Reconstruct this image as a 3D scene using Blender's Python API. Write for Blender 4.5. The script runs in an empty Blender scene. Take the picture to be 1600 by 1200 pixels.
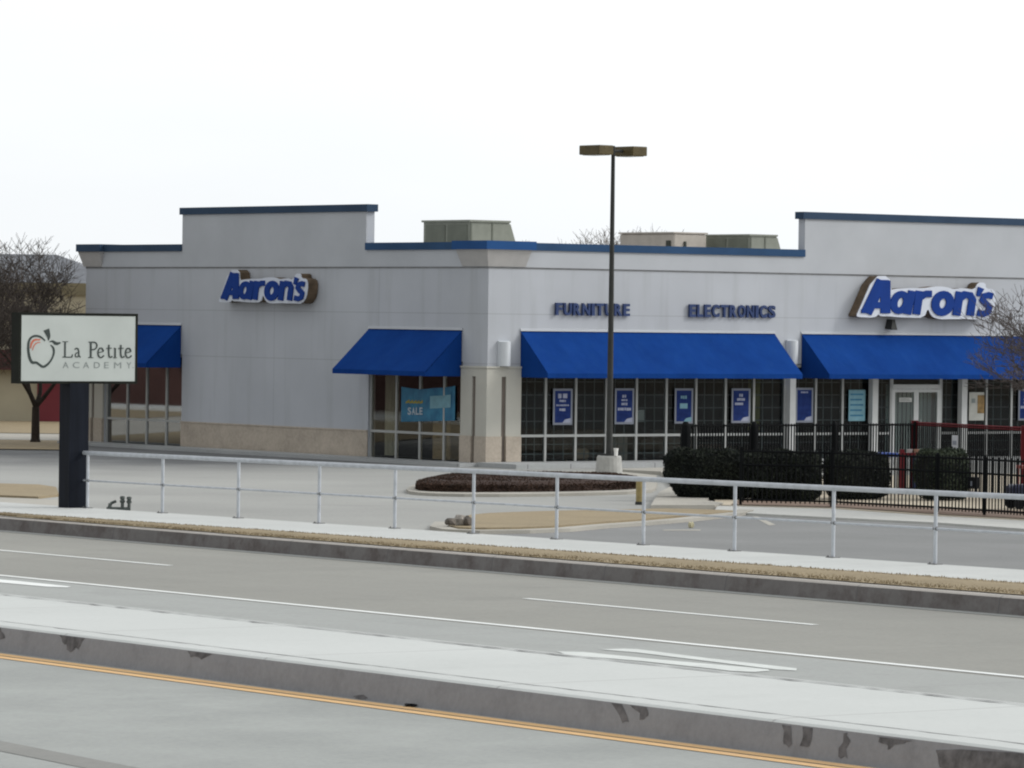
import bpy, bmesh, math, random
from mathutils import Vector, Matrix
from math import sin, cos, pi, radians
random.seed(7)
SC = bpy.context.scene
COL = SC.collection

# ------------------------------------------------------------------ camera
F_PX, PITCH, ROLL, CAM_H = 7141.6, .015, .013, 4.2125
fw = Vector((0, cos(PITCH), -sin(PITCH))); up0 = Vector((0, sin(PITCH), cos(PITCH))); r0 = Vector((1, 0, 0))
rt = r0 * cos(ROLL) + up0 * sin(ROLL); up = up0 * cos(ROLL) - r0 * sin(ROLL)
cd = bpy.data.cameras.new('camera'); cam = bpy.data.objects.new('camera', cd); COL.objects.link(cam)
M = Matrix((rt, up, -fw)).transposed().to_4x4(); M.translation = Vector((0, 0, CAM_H)); cam.matrix_world = M
cd.sensor_width = 36; cd.lens = F_PX / 1600 * 36; cd.clip_start = .5; cd.clip_end = 6000
SC.camera = cam
SC.view_settings.view_transform = 'Standard'; SC.view_settings.look = 'None'
SC.view_settings.exposure = 0.0; SC.view_settings.gamma = 1
SC.cycles.filter_width = 2.1      # the photograph is a soft telephoto crop

# ------------------------------------------------------------------ sky and sun (bright thin overcast, sun behind the store to the right)
SUN_DIR = Vector((.92, .10, .62)).normalized()      # towards the sun
sun_el = math.asin(SUN_DIR.z); sun_az = math.atan2(SUN_DIR.x, SUN_DIR.y)
W = bpy.data.worlds.new('World'); SC.world = W; W.use_nodes = True
nt = W.node_tree; nt.nodes.clear()
sky = nt.nodes.new('ShaderNodeTexSky'); sky.sky_type = 'NISHITA'; sky.sun_disc = False
sky.sun_elevation = sun_el; sky.sun_rotation = sun_az; sky.dust_density = 4.0; sky.air_density = 1.0; sky.ozone_density = 1.0
bw = nt.nodes.new('ShaderNodeRGBToBW'); nt.links.new(sky.outputs[0], bw.inputs[0])
# thin cloud sheet: whitens the blue sky and evens it out
tc = nt.nodes.new('ShaderNodeTexCoord'); mp = nt.nodes.new('ShaderNodeMapping'); mp.inputs['Scale'].default_value = (1.5, 1.5, 6)
nz = nt.nodes.new('ShaderNodeTexNoise'); nz.inputs['Scale'].default_value = 2.2; nz.inputs['Detail'].default_value = 6
nt.links.new(tc.outputs['Generated'], mp.inputs[0]); nt.links.new(mp.outputs[0], nz.inputs[0])
cr = nt.nodes.new('ShaderNodeValToRGB'); cr.color_ramp.elements[0].position = .3; cr.color_ramp.elements[1].position = .75
cr.color_ramp.elements[0].color = (8.15, 8.5, 8.75, 1); cr.color_ramp.elements[1].color = (9.45, 9.65, 9.8, 1)
nt.links.new(nz.outputs[0], cr.inputs[0])
mx = nt.nodes.new('ShaderNodeMix'); mx.data_type = 'RGBA'; mx.inputs[0].default_value = .62
nt.links.new(bw.outputs[0], mx.inputs[6]); nt.links.new(cr.outputs[0], mx.inputs[7])
bg = nt.nodes.new('ShaderNodeBackground'); bg.inputs[1].default_value = .12
out = nt.nodes.new('ShaderNodeOutputWorld')
# the cloud sheet is thinner, so brighter, towards the far right horizon and dull overhead and behind
vm = nt.nodes.new('ShaderNodeVectorMath'); vm.operation = 'DOT_PRODUCT'; vm.inputs[1].default_value = Vector((.72, .64, .27)).normalized()
nt.links.new(tc.outputs['Generated'], vm.inputs[0])
gr_ = nt.nodes.new('ShaderNodeMapRange'); gr_.inputs[1].default_value = -1; gr_.inputs[2].default_value = 1; gr_.inputs[3].default_value = .78; gr_.inputs[4].default_value = 1.54
nt.links.new(vm.outputs['Value'], gr_.inputs[0])
sc_ = nt.nodes.new('ShaderNodeVectorMath'); sc_.operation = 'SCALE'; nt.links.new(mx.outputs[2], sc_.inputs[0]); nt.links.new(gr_.outputs[0], sc_.inputs['Scale'])
nt.links.new(sc_.outputs[0], bg.inputs[0]); nt.links.new(bg.outputs[0], out.inputs[0])
sl = bpy.data.lights.new('sun', 'SUN'); sl.energy = 1.05; sl.angle = radians(12); sl.color = (1, .965, .91)
so = bpy.data.objects.new('sun', sl); COL.objects.link(so)
so.rotation_euler = SUN_DIR.to_track_quat('Z', 'Y').to_euler()

# ------------------------------------------------------------------ helpers
def setp(o, label=None, cat=None, group=None, kind=None):
    if label: o['label'] = label
    if cat: o['category'] = cat
    if group: o['group'] = group
    if kind: o['kind'] = kind
    return o

def thing(name, label, cat, loc=(0, 0, 0), rz=0, group=None):
    o = bpy.data.objects.new(name, None); COL.objects.link(o)
    o.location = loc; o.rotation_euler = (0, 0, rz); o.empty_display_size = .3
    return setp(o, label, cat, group)

class MB:
    def __init__(s): s.v = []; s.f = []
    def add(s, vs, fs):
        b = len(s.v); s.v += [tuple(p) for p in vs]; s.f += [tuple(b + i for i in f) for f in fs]
    def hexa(s, q):      # 8 points: bottom ccw, top ccw
        s.add(q, [(3, 2, 1, 0), (4, 5, 6, 7), (0, 1, 5, 4), (1, 2, 6, 5), (2, 3, 7, 6), (3, 0, 4, 7)])
    def box(s, x0, x1, y0, y1, z0, z1):
        s.hexa([(x0, y0, z0), (x1, y0, z0), (x1, y1, z0), (x0, y1, z0), (x0, y0, z1), (x1, y0, z1), (x1, y1, z1), (x0, y1, z1)])
    def tube(s, p0, p1, r0, r1=None, n=8, cap=True):
        if r1 is None: r1 = r0
        p0 = Vector(p0); p1 = Vector(p1); d = p1 - p0
        if d.length < 1e-6: return
        d.normalize(); a = d.cross(Vector((0, 0, 1)) if abs(d.z) < .9 else Vector((1, 0, 0))).normalized(); b = d.cross(a)
        vs = [p0 + (a * cos(2 * pi * i / n) + b * sin(2 * pi * i / n)) * r0 for i in range(n)] + \
             [p1 + (a * cos(2 * pi * i / n) + b * sin(2 * pi * i / n)) * r1 for i in range(n)]
        fs = [(i, (i + 1) % n, n + (i + 1) % n, n + i) for i in range(n)]
        if cap: fs += [tuple(range(n - 1, -1, -1)), tuple(range(n, 2 * n))]
        s.add(vs, fs)
    def lathe(s, prof, c=(0, 0), n=16):
        m = len(prof); vs = []
        for r, z in prof: vs += [(c[0] + r * cos(2 * pi * i / n), c[1] + r * sin(2 * pi * i / n), z) for i in range(n)]
        fs = [(k * n + i, k * n + (i + 1) % n, (k + 1) * n + (i + 1) % n, (k + 1) * n + i) for k in range(m - 1) for i in range(n)]
        fs += [tuple(range(n - 1, -1, -1)), tuple((m - 1) * n + i for i in range(n))]
        s.add(vs, fs)
    def prism(s, pts, fn, d0, d1):   # polygon pts (a,b) mapped by fn(a,b,d)
        n = len(pts); vs = [fn(a, b, d0) for a, b in pts] + [fn(a, b, d1) for a, b in pts]
        s.add(vs, [tuple(range(n)), tuple(range(2 * n - 1, n - 1, -1))] + [(i, n + i, n + (i + 1) % n, (i + 1) % n) for i in range(n)])
    def stroke(s, pts, w, fn, d0, d1, closed=False):
        P = [Vector(p) for p in pts]; n = len(P)
        if not isinstance(w, (list, tuple)): w = [w] * n
        A = []; B = []
        for i in range(n):
            a = P[(i - 1) % n] if (closed or i > 0) else P[i]; b = P[(i + 1) % n] if (closed or i < n - 1) else P[i]
            t = (b - a); t = t.normalized() if t.length > 1e-9 else Vector((1, 0)); nn = Vector((-t.y, t.x))
            A.append(P[i] + nn * w[i] / 2); B.append(P[i] - nn * w[i] / 2)
        vs = [fn(p.x, p.y, d0) for p in A] + [fn(p.x, p.y, d0) for p in B] + [fn(p.x, p.y, d1) for p in A] + [fn(p.x, p.y, d1) for p in B]
        fs = []
        for i in range(n if closed else n - 1):
            j = (i + 1) % n
            fs += [(i, j, n + j, n + i), (2 * n + i, 3 * n + i, 3 * n + j, 2 * n + j), (i, 2 * n + i, 2 * n + j, j), (n + i, n + j, 3 * n + j, 3 * n + i)]
        if not closed: fs += [(0, n, 3 * n, 2 * n), (n - 1, 3 * n - 1, 4 * n - 1, 2 * n - 1)]
        s.add(vs, fs)
    def build(s, name, mat, parent=None, smooth=False, fix=True, **kw):
        me = bpy.data.meshes.new(name); me.from_pydata(s.v, [], s.f); me.update()
        if fix:
            bm = bmesh.new(); bm.from_mesh(me); bmesh.ops.recalc_face_normals(bm, faces=bm.faces); bm.to_mesh(me); bm.free()
        me.materials.append(mat)
        if smooth:
            me.polygons.foreach_set('use_smooth', [True] * len(me.polygons))
        o = bpy.data.objects.new(name, me); COL.objects.link(o)
        if parent: o.parent = parent
        return setp(o, **kw)

def curve(pts, it=2, closed=True):
    for _ in range(it):
        q = []; n = len(pts)
        for i in range(n if closed else n - 1):
            a = pts[i]; b = pts[(i + 1) % n]
            q += [tuple(.75 * x + .25 * y for x, y in zip(a, b)), tuple(.25 * x + .75 * y for x, y in zip(a, b))]
        pts = q if closed else [pts[0]] + q + [pts[-1]]
    return pts

# ------------------------------------------------------------------ materials
def nodes(name):
    m = bpy.data.materials.new(name); m.use_nodes = True; t = m.node_tree; p = t.nodes['Principled BSDF']
    return m, t, p
def coords(t, kind='Object', scale=(1, 1, 1)):
    c = t.nodes.new('ShaderNodeTexCoord'); m = t.nodes.new('ShaderNodeMapping'); m.inputs['Scale'].default_value = scale
    t.links.new(c.outputs[kind], m.inputs[0]); return m.outputs[0]
def noise(t, vec, sc, det=5, rough=.55, lo=.3, hi=.7):
    n = t.nodes.new('ShaderNodeTexNoise'); n.inputs['Scale'].default_value = sc; n.inputs['Detail'].default_value = det; n.inputs['Roughness'].default_value = rough
    t.links.new(vec, n.inputs[0]); r = t.nodes.new('ShaderNodeMapRange'); r.inputs[1].default_value = lo; r.inputs[2].default_value = hi
    t.links.new(n.outputs[0], r.inputs[0]); return r.outputs[0]
def mixc(t, f, a, b, mode='MIX'):
    m = t.nodes.new('ShaderNodeMix'); m.data_type = 'RGBA'; m.blend_type = mode
    for i, v in ((0, f), (6, a), (7, b)):
        if isinstance(v, (int, float)): m.inputs[i].default_value = v
        elif isinstance(v, tuple): m.inputs[i].default_value = (*v, 1) if len(v) == 3 else v
        else: t.links.new(v, m.inputs[i])
    return m.outputs[2]
def bump(t, p, h, st=.3, dist=.02):
    b = t.nodes.new('ShaderNodeBump'); b.inputs['Strength'].default_value = st; b.inputs['Distance'].default_value = dist
    t.links.new(h, b.inputs['Height']); t.links.new(b.outputs[0], p.inputs['Normal'])
def mat(name, c, rough=.7, metal=0, var=.12, sc=3.0, scale=(1, 1, 1), spec=.3, bmp=0, c2=None, fine=0, finesc=60):
    m, t, p = nodes(name); v = coords(t, 'Object', scale)
    f = noise(t, v, sc)
    c2 = c2 or tuple(x * (1 - var * 2) for x in c)
    col = mixc(t, f, c2, c)
    if fine:
        g = noise(t, v, finesc, 3, .6); col = mixc(t, fine, col, mixc(t, g, tuple(x * .45 for x in c), tuple(min(1, x * 1.5) for x in c)))
    t.links.new(col, p.inputs['Base Color'])
    p.inputs['Roughness'].default_value = rough; p.inputs['Metallic'].default_value = metal; p.inputs['Specular IOR Level'].default_value = spec
    if bmp: bump(t, p, noise(t, v, 25, 4), bmp)
    return m
def leafmat(name, a, b):
    m, t, p = nodes(name); g = t.nodes.new('ShaderNodeNewGeometry')
    n = t.nodes.new('ShaderNodeTexNoise'); n.inputs['Scale'].default_value = 2.2; t.links.new(g.outputs['Position'], n.inputs[0])
    r = t.nodes.new('ShaderNodeMath'); r.operation = 'ADD'; t.links.new(g.outputs['Random Per Island'], r.inputs[0])
    s2 = t.nodes.new('ShaderNodeMath'); s2.operation = 'MULTIPLY_ADD'; s2.inputs[1].default_value = 2; s2.inputs[2].default_value = -1.0
    t.links.new(n.outputs[0], s2.inputs[0]); t.links.new(s2.outputs[0], r.inputs[1])
    t.links.new(mixc(t, r.outputs[0], a, b), p.inputs['Base Color']); p.inputs['Roughness'].default_value = .75; p.inputs['Specular IOR Level'].default_value = .15
    return m

STUCCO_COL = (.455, .475, .51)
def stucco():
    m, t, p = nodes('grey_stucco'); v = coords(t)
    big = noise(t, v, .35, 4, .5, .35, .65)
    col = mixc(t, big, tuple(x * .93 for x in STUCCO_COL), tuple(min(1, x * 1.04) for x in STUCCO_COL))
    vs = coords(t, 'Object', (1.6, 1.6, .12)); st = noise(t, vs, 1.3, 5, .6, .52, .8)      # rain streaks
    sm = t.nodes.new('ShaderNodeMath'); sm.operation = 'MULTIPLY'; sm.inputs[1].default_value = .32; t.links.new(st, sm.inputs[0])
    col = mixc(t, sm.outputs[0], col, (.26, .265, .26))
    # control joints
    sx = t.nodes.new('ShaderNodeSeparateXYZ'); t.links.new(v, sx.inputs[0])
    def line(sock, pos, w):
        a = t.nodes.new('ShaderNodeMath'); a.operation = 'SUBTRACT'; a.inputs[1].default_value = pos; t.links.new(sock, a.inputs[0])
        b = t.nodes.new('ShaderNodeMath'); b.operation = 'ABSOLUTE'; t.links.new(a.outputs[0], b.inputs[0])
        c = t.nodes.new('ShaderNodeMath'); c.operation = 'LESS_THAN'; c.inputs[1].default_value = w; t.links.new(b.outputs[0], c.inputs[0]); return c.outputs[0]
    for sock, pos in ((sx.outputs[2], 2.86), (sx.outputs[2], 4.25), (sx.outputs[1], 10.5), (sx.outputs[1], 5.2)):
        l = line(sock, pos, .012)
        k = t.nodes.new('ShaderNodeMath'); k.operation = 'MULTIPLY'; k.inputs[1].default_value = .35; t.links.new(l, k.inputs[0])
        col = mixc(t, k.outputs[0], col, (.2, .2, .21))
    t.links.new(col, p.inputs['Base Color']); p.inputs['Roughness'].default_value = .9; p.inputs['Specular IOR Level'].default_value = .1
    bump(t, p, noise(t, v, 30, 4), .15, .01)
    return m

def pavement(name, c, c2, streak=None, joint=None, joint_c=(.2, .2, .2), big=.18, stsc=.55, rot=0.0, jw=.02, fine=.25, stain=(.12, .12, .115), sa=.4, slo=.55, shi=.8):
    """concrete or asphalt: large tone patches, tyre-direction streaks, fine grain, optional joints (grid in metres)"""
    m, t, p = nodes(name)
    c0 = t.nodes.new('ShaderNodeTexCoord'); mp0 = t.nodes.new('ShaderNodeMapping'); mp0.inputs['Rotation'].default_value = (0, 0, -rot)
    t.links.new(c0.outputs['Object'], mp0.inputs[0]); v = mp0.outputs[0]
    col = mixc(t, noise(t, v, big, 6, .6, .3, .7), c2, c)
    if streak:
        mm = t.nodes.new('ShaderNodeMapping'); mm.inputs['Scale'].default_value = streak; t.links.new(v, mm.inputs[0])
        f = noise(t, mm.outputs[0], 1, 5, .6, .35, .75); k = t.nodes.new('ShaderNodeMath'); k.operation = 'MULTIPLY'; k.inputs[1].default_value = .45; t.links.new(f, k.inputs[0])
        col = mixc(t, k.outputs[0], col, tuple(x * .72 for x in c))
    f = noise(t, v, stsc, 8, .7, slo, shi); k = t.nodes.new('ShaderNodeMath'); k.operation = 'MULTIPLY'; k.inputs[1].default_value = sa; t.links.new(f, k.inputs[0])
    col = mixc(t, k.outputs[0], col, stain)
    g = noise(t, v, 14, 6, .75, .25, .75); col = mixc(t, fine, col, mixc(t, g, tuple(x * .55 for x in c), tuple(min(.9, x * 1.35) for x in c)))
    if joint:
        br = t.nodes.new('ShaderNodeTexBrick'); br.offset = 0; br.inputs['Scale'].default_value = 1
        br.inputs['Brick Width'].default_value = joint[0]; br.inputs['Row Height'].default_value = joint[1]; br.inputs['Mortar Size'].default_value = jw; br.inputs['Mortar Smooth'].default_value = .2
        t.links.new(v, br.inputs[0]); col = mixc(t, br.outputs['Fac'], col, joint_c)
    t.links.new(col, p.inputs['Base Color']); p.inputs['Roughness'].default_value = .88; p.inputs['Specular IOR Level'].default_value = .2
    bump(t, p, g, .12, .01)
    return m

def glassmat(name, tint, refl=.08, rough=.02, dens=.35):
    m, t, p = nodes(name); t.nodes.remove(p); o = t.nodes['Material Output']
    tr = t.nodes.new('ShaderNodeBsdfTransparent'); tr.inputs[0].default_value = (*tint, 1)
    gl = t.nodes.new('ShaderNodeBsdfGlossy'); gl.inputs['Roughness'].default_value = rough; gl.inputs[0].default_value = (.95, .98, 1, 1)
    fr = t.nodes.new('ShaderNodeFresnel'); fr.inputs[0].default_value = 1.5
    ad = t.nodes.new('ShaderNodeMath'); ad.operation = 'MULTIPLY_ADD'; ad.inputs[1].default_value = .6; ad.inputs[2].default_value = refl; t.links.new(fr.outputs[0], ad.inputs[0]); ad.use_clamp = True
    ge = t.nodes.new('ShaderNodeNewGeometry'); inv = t.nodes.new('ShaderNodeMath'); inv.operation = 'SUBTRACT'; inv.inputs[0].default_value = 1; t.links.new(ge.outputs['Backfacing'], inv.inputs[1])
    mu = t.nodes.new('ShaderNodeMath'); mu.operation = 'MULTIPLY'; t.links.new(ad.outputs[0], mu.inputs[0]); t.links.new(inv.outputs[0], mu.inputs[1])
    ms = t.nodes.new('ShaderNodeMixShader'); t.links.new(mu.outputs[0], ms.inputs[0]); t.links.new(tr.outputs[0], ms.inputs[1]); t.links.new(gl.outputs[0], ms.inputs[2])
    t.links.new(ms.outputs[0], o.inputs[0]); return m

M_STUCCO = stucco()
M_STUCCO_HI = mat('cornice_stucco', (.465, .485, .515), .9, var=.05, sc=.6, spec=.1)
M_CREAM = mat('cream_stucco', (.50, .49, .44), .9, var=.05, sc=1.2, spec=.1, bmp=.1)
M_STONE = mat('tan_tile', (.48, .42, .35), .85, var=.12, sc=1.5, spec=.15, fine=.15, finesc=12)
M_GROOVESHADE = mat('brown_groove_shade', (.17, .145, .125), .9)
M_REVEALSHADOW = mat('reveal_shadow_strip', (.28, .285, .29), .9)
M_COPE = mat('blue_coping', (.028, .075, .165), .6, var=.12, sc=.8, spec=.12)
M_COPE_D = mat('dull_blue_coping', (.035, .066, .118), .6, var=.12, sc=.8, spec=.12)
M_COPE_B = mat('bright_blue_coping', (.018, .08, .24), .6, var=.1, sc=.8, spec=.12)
def awnmat():
    m, t, p = nodes('blue_canvas'); v = coords(t)
    col = mixc(t, noise(t, v, .9, 5, .6), (.006, .036, .175), (.008, .048, .22))
    vs = coords(t, 'Object', (4, 4, .4)); f = noise(t, vs, 1.2, 5, .6, .5, .8); k = t.nodes.new('ShaderNodeMath'); k.operation = 'MULTIPLY'; k.inputs[1].default_value = .3; t.links.new(f, k.inputs[0])
    col = mixc(t, k.outputs[0], col, (.014, .06, .2))
    t.links.new(col, p.inputs['Base Color']); p.inputs['Roughness'].default_value = .9; p.inputs['Specular IOR Level'].default_value = .03
    bump(t, p, noise(t, v, 2.2, 3), .25, .05)
    return m
M_AWN = awnmat()
M_ALU = mat('pale_aluminium', (.42, .43, .42), .5, var=.06, spec=.4)
M_WHITE = mat('white_paint', (.62, .63, .62), .6, var=.05)
M_LAMPW = mat('white_metal', (.6, .63, .66), .35, var=.03, spec=.5)
M_GLASS = glassmat('dark_window_glass', (.66, .7, .7), .0)
M_GLASS_B = glassmat('bronze_window_glass', (.5, .46, .40), .28)
M_GLASS_D = glassmat('door_glass', (.7, .75, .74), .06)
M_GRID = mat('window_grille', (.17, .19, .195), .6)
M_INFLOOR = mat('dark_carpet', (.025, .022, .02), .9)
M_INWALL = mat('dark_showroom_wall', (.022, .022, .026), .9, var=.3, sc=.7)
M_DOORBACK = mat('pale_door_backing', (.5, .535, .52), .8, var=.15, sc=4, scale=(6, 6, .2))
M_ROOF = mat('grey_roof_membrane', (.3, .3, .3), .9)
M_BLUE = mat('sign_blue', (.010, .045, .24), .6, var=.08, sc=2, spec=.08)
M_SIGNW = mat('sign_white', (.62, .66, .74), .5, var=.05, spec=.4)
M_SIGNBR = mat('rusty_brown_return', (.16, .115, .075), .8, var=.25, sc=3)
M_LETTER = mat('faded_blue_letter', (.055, .08, .18), .7, var=.15, sc=8, spec=.05)
M_BLACK = mat('black_metal', (.010, .011, .013), .6, var=.15, spec=.1)
M_SIGNPOST = mat('navy_black_post', (.010, .013, .021), .6, var=.25, sc=2, scale=(3, 3, .3), spec=.1)
M_SIGNFRAME = mat('dark_sign_frame', (.016, .018, .014), .6, var=.15, spec=.08)
M_PANEL = mat('sign_panel', (.49, .525, .50), .5, var=.07, sc=1.0, spec=.2)
M_INK = mat('dark_grey_ink', (.045, .06, .055), .6)
M_INKL = mat('pale_grey_ink', (.26, .29, .28), .6)
M_RED = mat('coral_red', (.55, .16, .10), .6)
M_POLE = mat('dark_bronze_pole', (.05, .052, .05), .6, var=.15, sc=3, spec=.12)
M_FIXT = mat('bronze_lamp_housing', (.10, .075, .028), .5, var=.2, sc=4)
M_LENS = mat('lamp_lens', (.5, .47, .38), .3)
M_CONC = mat('pedestal_concrete', (.42, .42, .40), .85, var=.12, sc=5, bmp=.2)
M_RAIL = mat('galvanised_rail', (.53, .56, .60), .5, .15, var=.12, sc=6, spec=.5)
M_RAILD = mat('galvanised_plate', (.2, .2, .2), .6, .3, var=.2, sc=12)
M_HVAC = mat('shade_side_and_seam_metal', (.17, .185, .15), .6, var=.1, sc=3)
M_HVACL = mat('sage_metal', (.27, .285, .24), .6, var=.1, sc=3)
M_HVACB = mat('beige_metal', (.50, .455, .40), .6, var=.08, sc=3)
M_HVACD = mat('dark_louvre', (.055, .06, .05), .7)
M_FENCE = mat('black_iron', (.008, .009, .010), .7, spec=.05)
M_REDM = mat('dark_red_metal', (.15, .02, .026), .6, var=.2, sc=3, spec=.1)
M_POSTER = mat('poster_blue', (.025, .048, .19), .7, var=.2, sc=6, spec=.05)
M_POSTERW = mat('poster_lettering', (.42, .45, .58), .5, var=.15, sc=9)
M_POSTERF = mat('poster_frame_grey', (.24, .26, .31), .5, var=.08)
M_TEAL = mat('teal_vinyl', (.04, .22, .36), .5, var=.3, sc=3, c2=(.02, .12, .23))
M_TEALL = mat('pale_aqua_print', (.2, .4, .48), .5, var=.12, sc=5)
M_YEL = mat('mustard_print', (.38, .32, .06), .6)
M_YBOL = mat('yellow_bollard_paint', (.38, .30, .13), .6, var=.18, sc=8)
M_BARK = mat('bark', (.045, .035, .028), .9, var=.25, sc=10)
M_TWIG = mat('grey_brown_twigs', (.085, .07, .06), .9, var=.2, sc=5)
M_TWIGHAZE = mat('hazed_grey_twigs', (.22, .195, .175), .9, var=.2, sc=5)  # colour paled to paint haze onto the treetops behind the store
M_TWIGR = mat('reddish_twigs', (.13, .112, .105), .9, var=.2, sc=5)
M_HEDGE = leafmat('hedge_leaves', (.007, .010, .010), (.028, .034, .024))
M_HEDGEC = mat('hedge_core', (.008, .009, .008), .95)
M_HEDGEL = leafmat('shrub_leaves', (.012, .02, .014), (.06, .075, .05))
M_STUBBLE = leafmat('dry_grass_blades', (.17, .13, .075), (.34, .275, .175))
M_MULCHL = leafmat('dormant_ground_cover', (.028, .017, .012), (.085, .052, .038))

M_GROUND = pavement('dull_ground', (.25, .21, .15), (.17, .145, .11), big=.02)
M_LOT = None
def lotmat():
    m, t, p = nodes('worn_parking_lot'); v = coords(t)
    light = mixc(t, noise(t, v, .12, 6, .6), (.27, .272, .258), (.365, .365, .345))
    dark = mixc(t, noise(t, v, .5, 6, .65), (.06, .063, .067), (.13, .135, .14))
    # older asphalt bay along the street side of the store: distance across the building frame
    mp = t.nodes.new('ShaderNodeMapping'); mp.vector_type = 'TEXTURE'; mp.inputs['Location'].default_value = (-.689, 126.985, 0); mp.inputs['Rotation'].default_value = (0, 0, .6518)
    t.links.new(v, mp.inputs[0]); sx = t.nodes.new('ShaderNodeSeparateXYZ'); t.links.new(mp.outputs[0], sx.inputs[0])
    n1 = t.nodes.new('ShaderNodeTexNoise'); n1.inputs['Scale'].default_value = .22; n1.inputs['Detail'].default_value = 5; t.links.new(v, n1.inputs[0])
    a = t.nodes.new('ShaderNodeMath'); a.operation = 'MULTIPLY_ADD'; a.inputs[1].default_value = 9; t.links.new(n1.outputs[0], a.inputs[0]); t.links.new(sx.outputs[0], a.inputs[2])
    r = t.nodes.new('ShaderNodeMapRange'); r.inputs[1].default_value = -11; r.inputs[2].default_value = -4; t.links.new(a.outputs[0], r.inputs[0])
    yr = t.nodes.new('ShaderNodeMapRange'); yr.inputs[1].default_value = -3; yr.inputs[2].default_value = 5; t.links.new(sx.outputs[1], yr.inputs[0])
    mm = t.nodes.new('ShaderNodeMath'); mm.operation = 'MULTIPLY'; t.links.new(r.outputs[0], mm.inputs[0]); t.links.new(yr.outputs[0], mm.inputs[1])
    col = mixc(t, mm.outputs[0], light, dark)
    g = noise(t, v, 12, 6, .75, .25, .75); col = mixc(t, .22, col, mixc(t, g, (.12, .12, .12), (.5, .5, .48)))
    f = noise(t, coords(t, 'Object', (.25, 1, 1)), .7, 7, .7, .58, .8); k = t.nodes.new('ShaderNodeMath'); k.operation = 'MULTIPLY'; k.inputs[1].default_value = .35; t.links.new(f, k.inputs[0])
    col = mixc(t, k.outputs[0], col, (.13, .13, .13))
    t.links.new(col, p.inputs['Base Color']); p.inputs['Roughness'].default_value = .9; p.inputs['Specular IOR Level'].default_value = .2
    return m
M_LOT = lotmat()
THS = .6241
M_ASPH = pavement('blue_grey_asphalt', (.235, .238, .235), (.175, .178, .178), streak=(.5, .12, 1), rot=THS, big=.3)
M_ROAD = pavement('tan_road_concrete', (.30, .297, .27), (.225, .222, .205), streak=(1.1, .05, 1), joint=(400, 4.6), rot=0, big=.12, joint_c=(.22, .215, .2), jw=.012)
M_LANE = pavement('grey_lane_concrete', (.36, .37, .355), (.315, .325, .315), streak=(1.1, .05, 1), joint=(400, 4.6), big=.15, joint_c=(.26, .26, .25), jw=.012)
M_NEAR = pavement('blue_grey_road_concrete', (.365, .378, .362), (.265, .276, .266), streak=(.9, .12, 1), big=.42, slo=.45, shi=.75, sa=.35, stain=(.2, .21, .205), stsc=.8)
M_MEDIAN = pavement('bright_median_concrete', (.535, .55, .535), (.49, .505, .49), joint=(400, 4.5), joint_c=(.38, .38, .37), jw=.02, big=.3, fine=.12, sa=.14)
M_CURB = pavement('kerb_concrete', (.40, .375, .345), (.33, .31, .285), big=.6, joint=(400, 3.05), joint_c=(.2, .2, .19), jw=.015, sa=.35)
M_CURBF = pavement('shaded_dirty_kerb_face', (.20, .19, .185), (.15, .14, .135), big=.9, joint=(400, 3.05), joint_c=(.13, .125, .125), jw=.012, sa=.8, stain=(.075, .055, .05), slo=.45, shi=.62, stsc=1.6)  # base colour holds the face's shade; the brown stains are dirt
M_CURBF2 = pavement('shaded_median_concrete', (.30, .30, .31), (.25, .25, .262), big=.6, sa=.4, stain=(.13, .125, .127), slo=.5, shi=.7, stsc=1.9)  # darker than the median top, painting in the face's shade
M_WALK = pavement('sidewalk_concrete', (.53, .54, .525), (.47, .48, .465), joint=(400, 1.52), joint_c=(.38, .39, .38), jw=.012, big=.4, fine=.12, sa=.15)
M_PALE = pavement('pale_walk_concrete', (.42, .40, .355), (.33, .315, .28), big=.5, fine=.15, sa=.2)
M_GRASS = pavement('dry_dormant_grass', (.31, .25, .16), (.22, .178, .115), big=.8, fine=.5, sa=.4, stain=(.15, .12, .08))
M_MULCH = pavement('brown_mulch', (.055, .036, .03), (.035, .024, .02), big=.9, fine=.5)
M_REDMULCH = pavement('red_brown_mulch', (.21, .15, .115), (.14, .1, .08), big=1.2, fine=.5)
M_MARK = pavement('white_road_paint', (.80, .82, .80), (.68, .70, .68), big=1.5, fine=.15, sa=.25, stain=(.5, .5, .48))
M_YMARK = pavement('yellow_road_paint', (.74, .47, .22), (.64, .42, .24), big=1.5, fine=.25, sa=.5, stain=(.45, .36, .27), stsc=1.5)
M_STAIN = mat('dark_stain', (.185, .178, .182), .9, var=.3, sc=8)

# ================================================================== THE SETTING
S0 = Vector((-.7303, 77.53, .5062)); GR = -.008
SD = Vector((-sin(THS), cos(THS), 0)); ND = Vector((-cos(THS), -sin(THS), 0))
def sz(s): return S0.z + GR * max(-60, min(40, s))
def sk(s): return max(-40, min(40, s))
def SP(s, n, dz=0):        # street frame -> world: s along the street (away to the left), n across (towards the camera)
    p = S0 + SD * s + ND * n; return Vector((p.x, p.y, sz(s) + dz))
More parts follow.
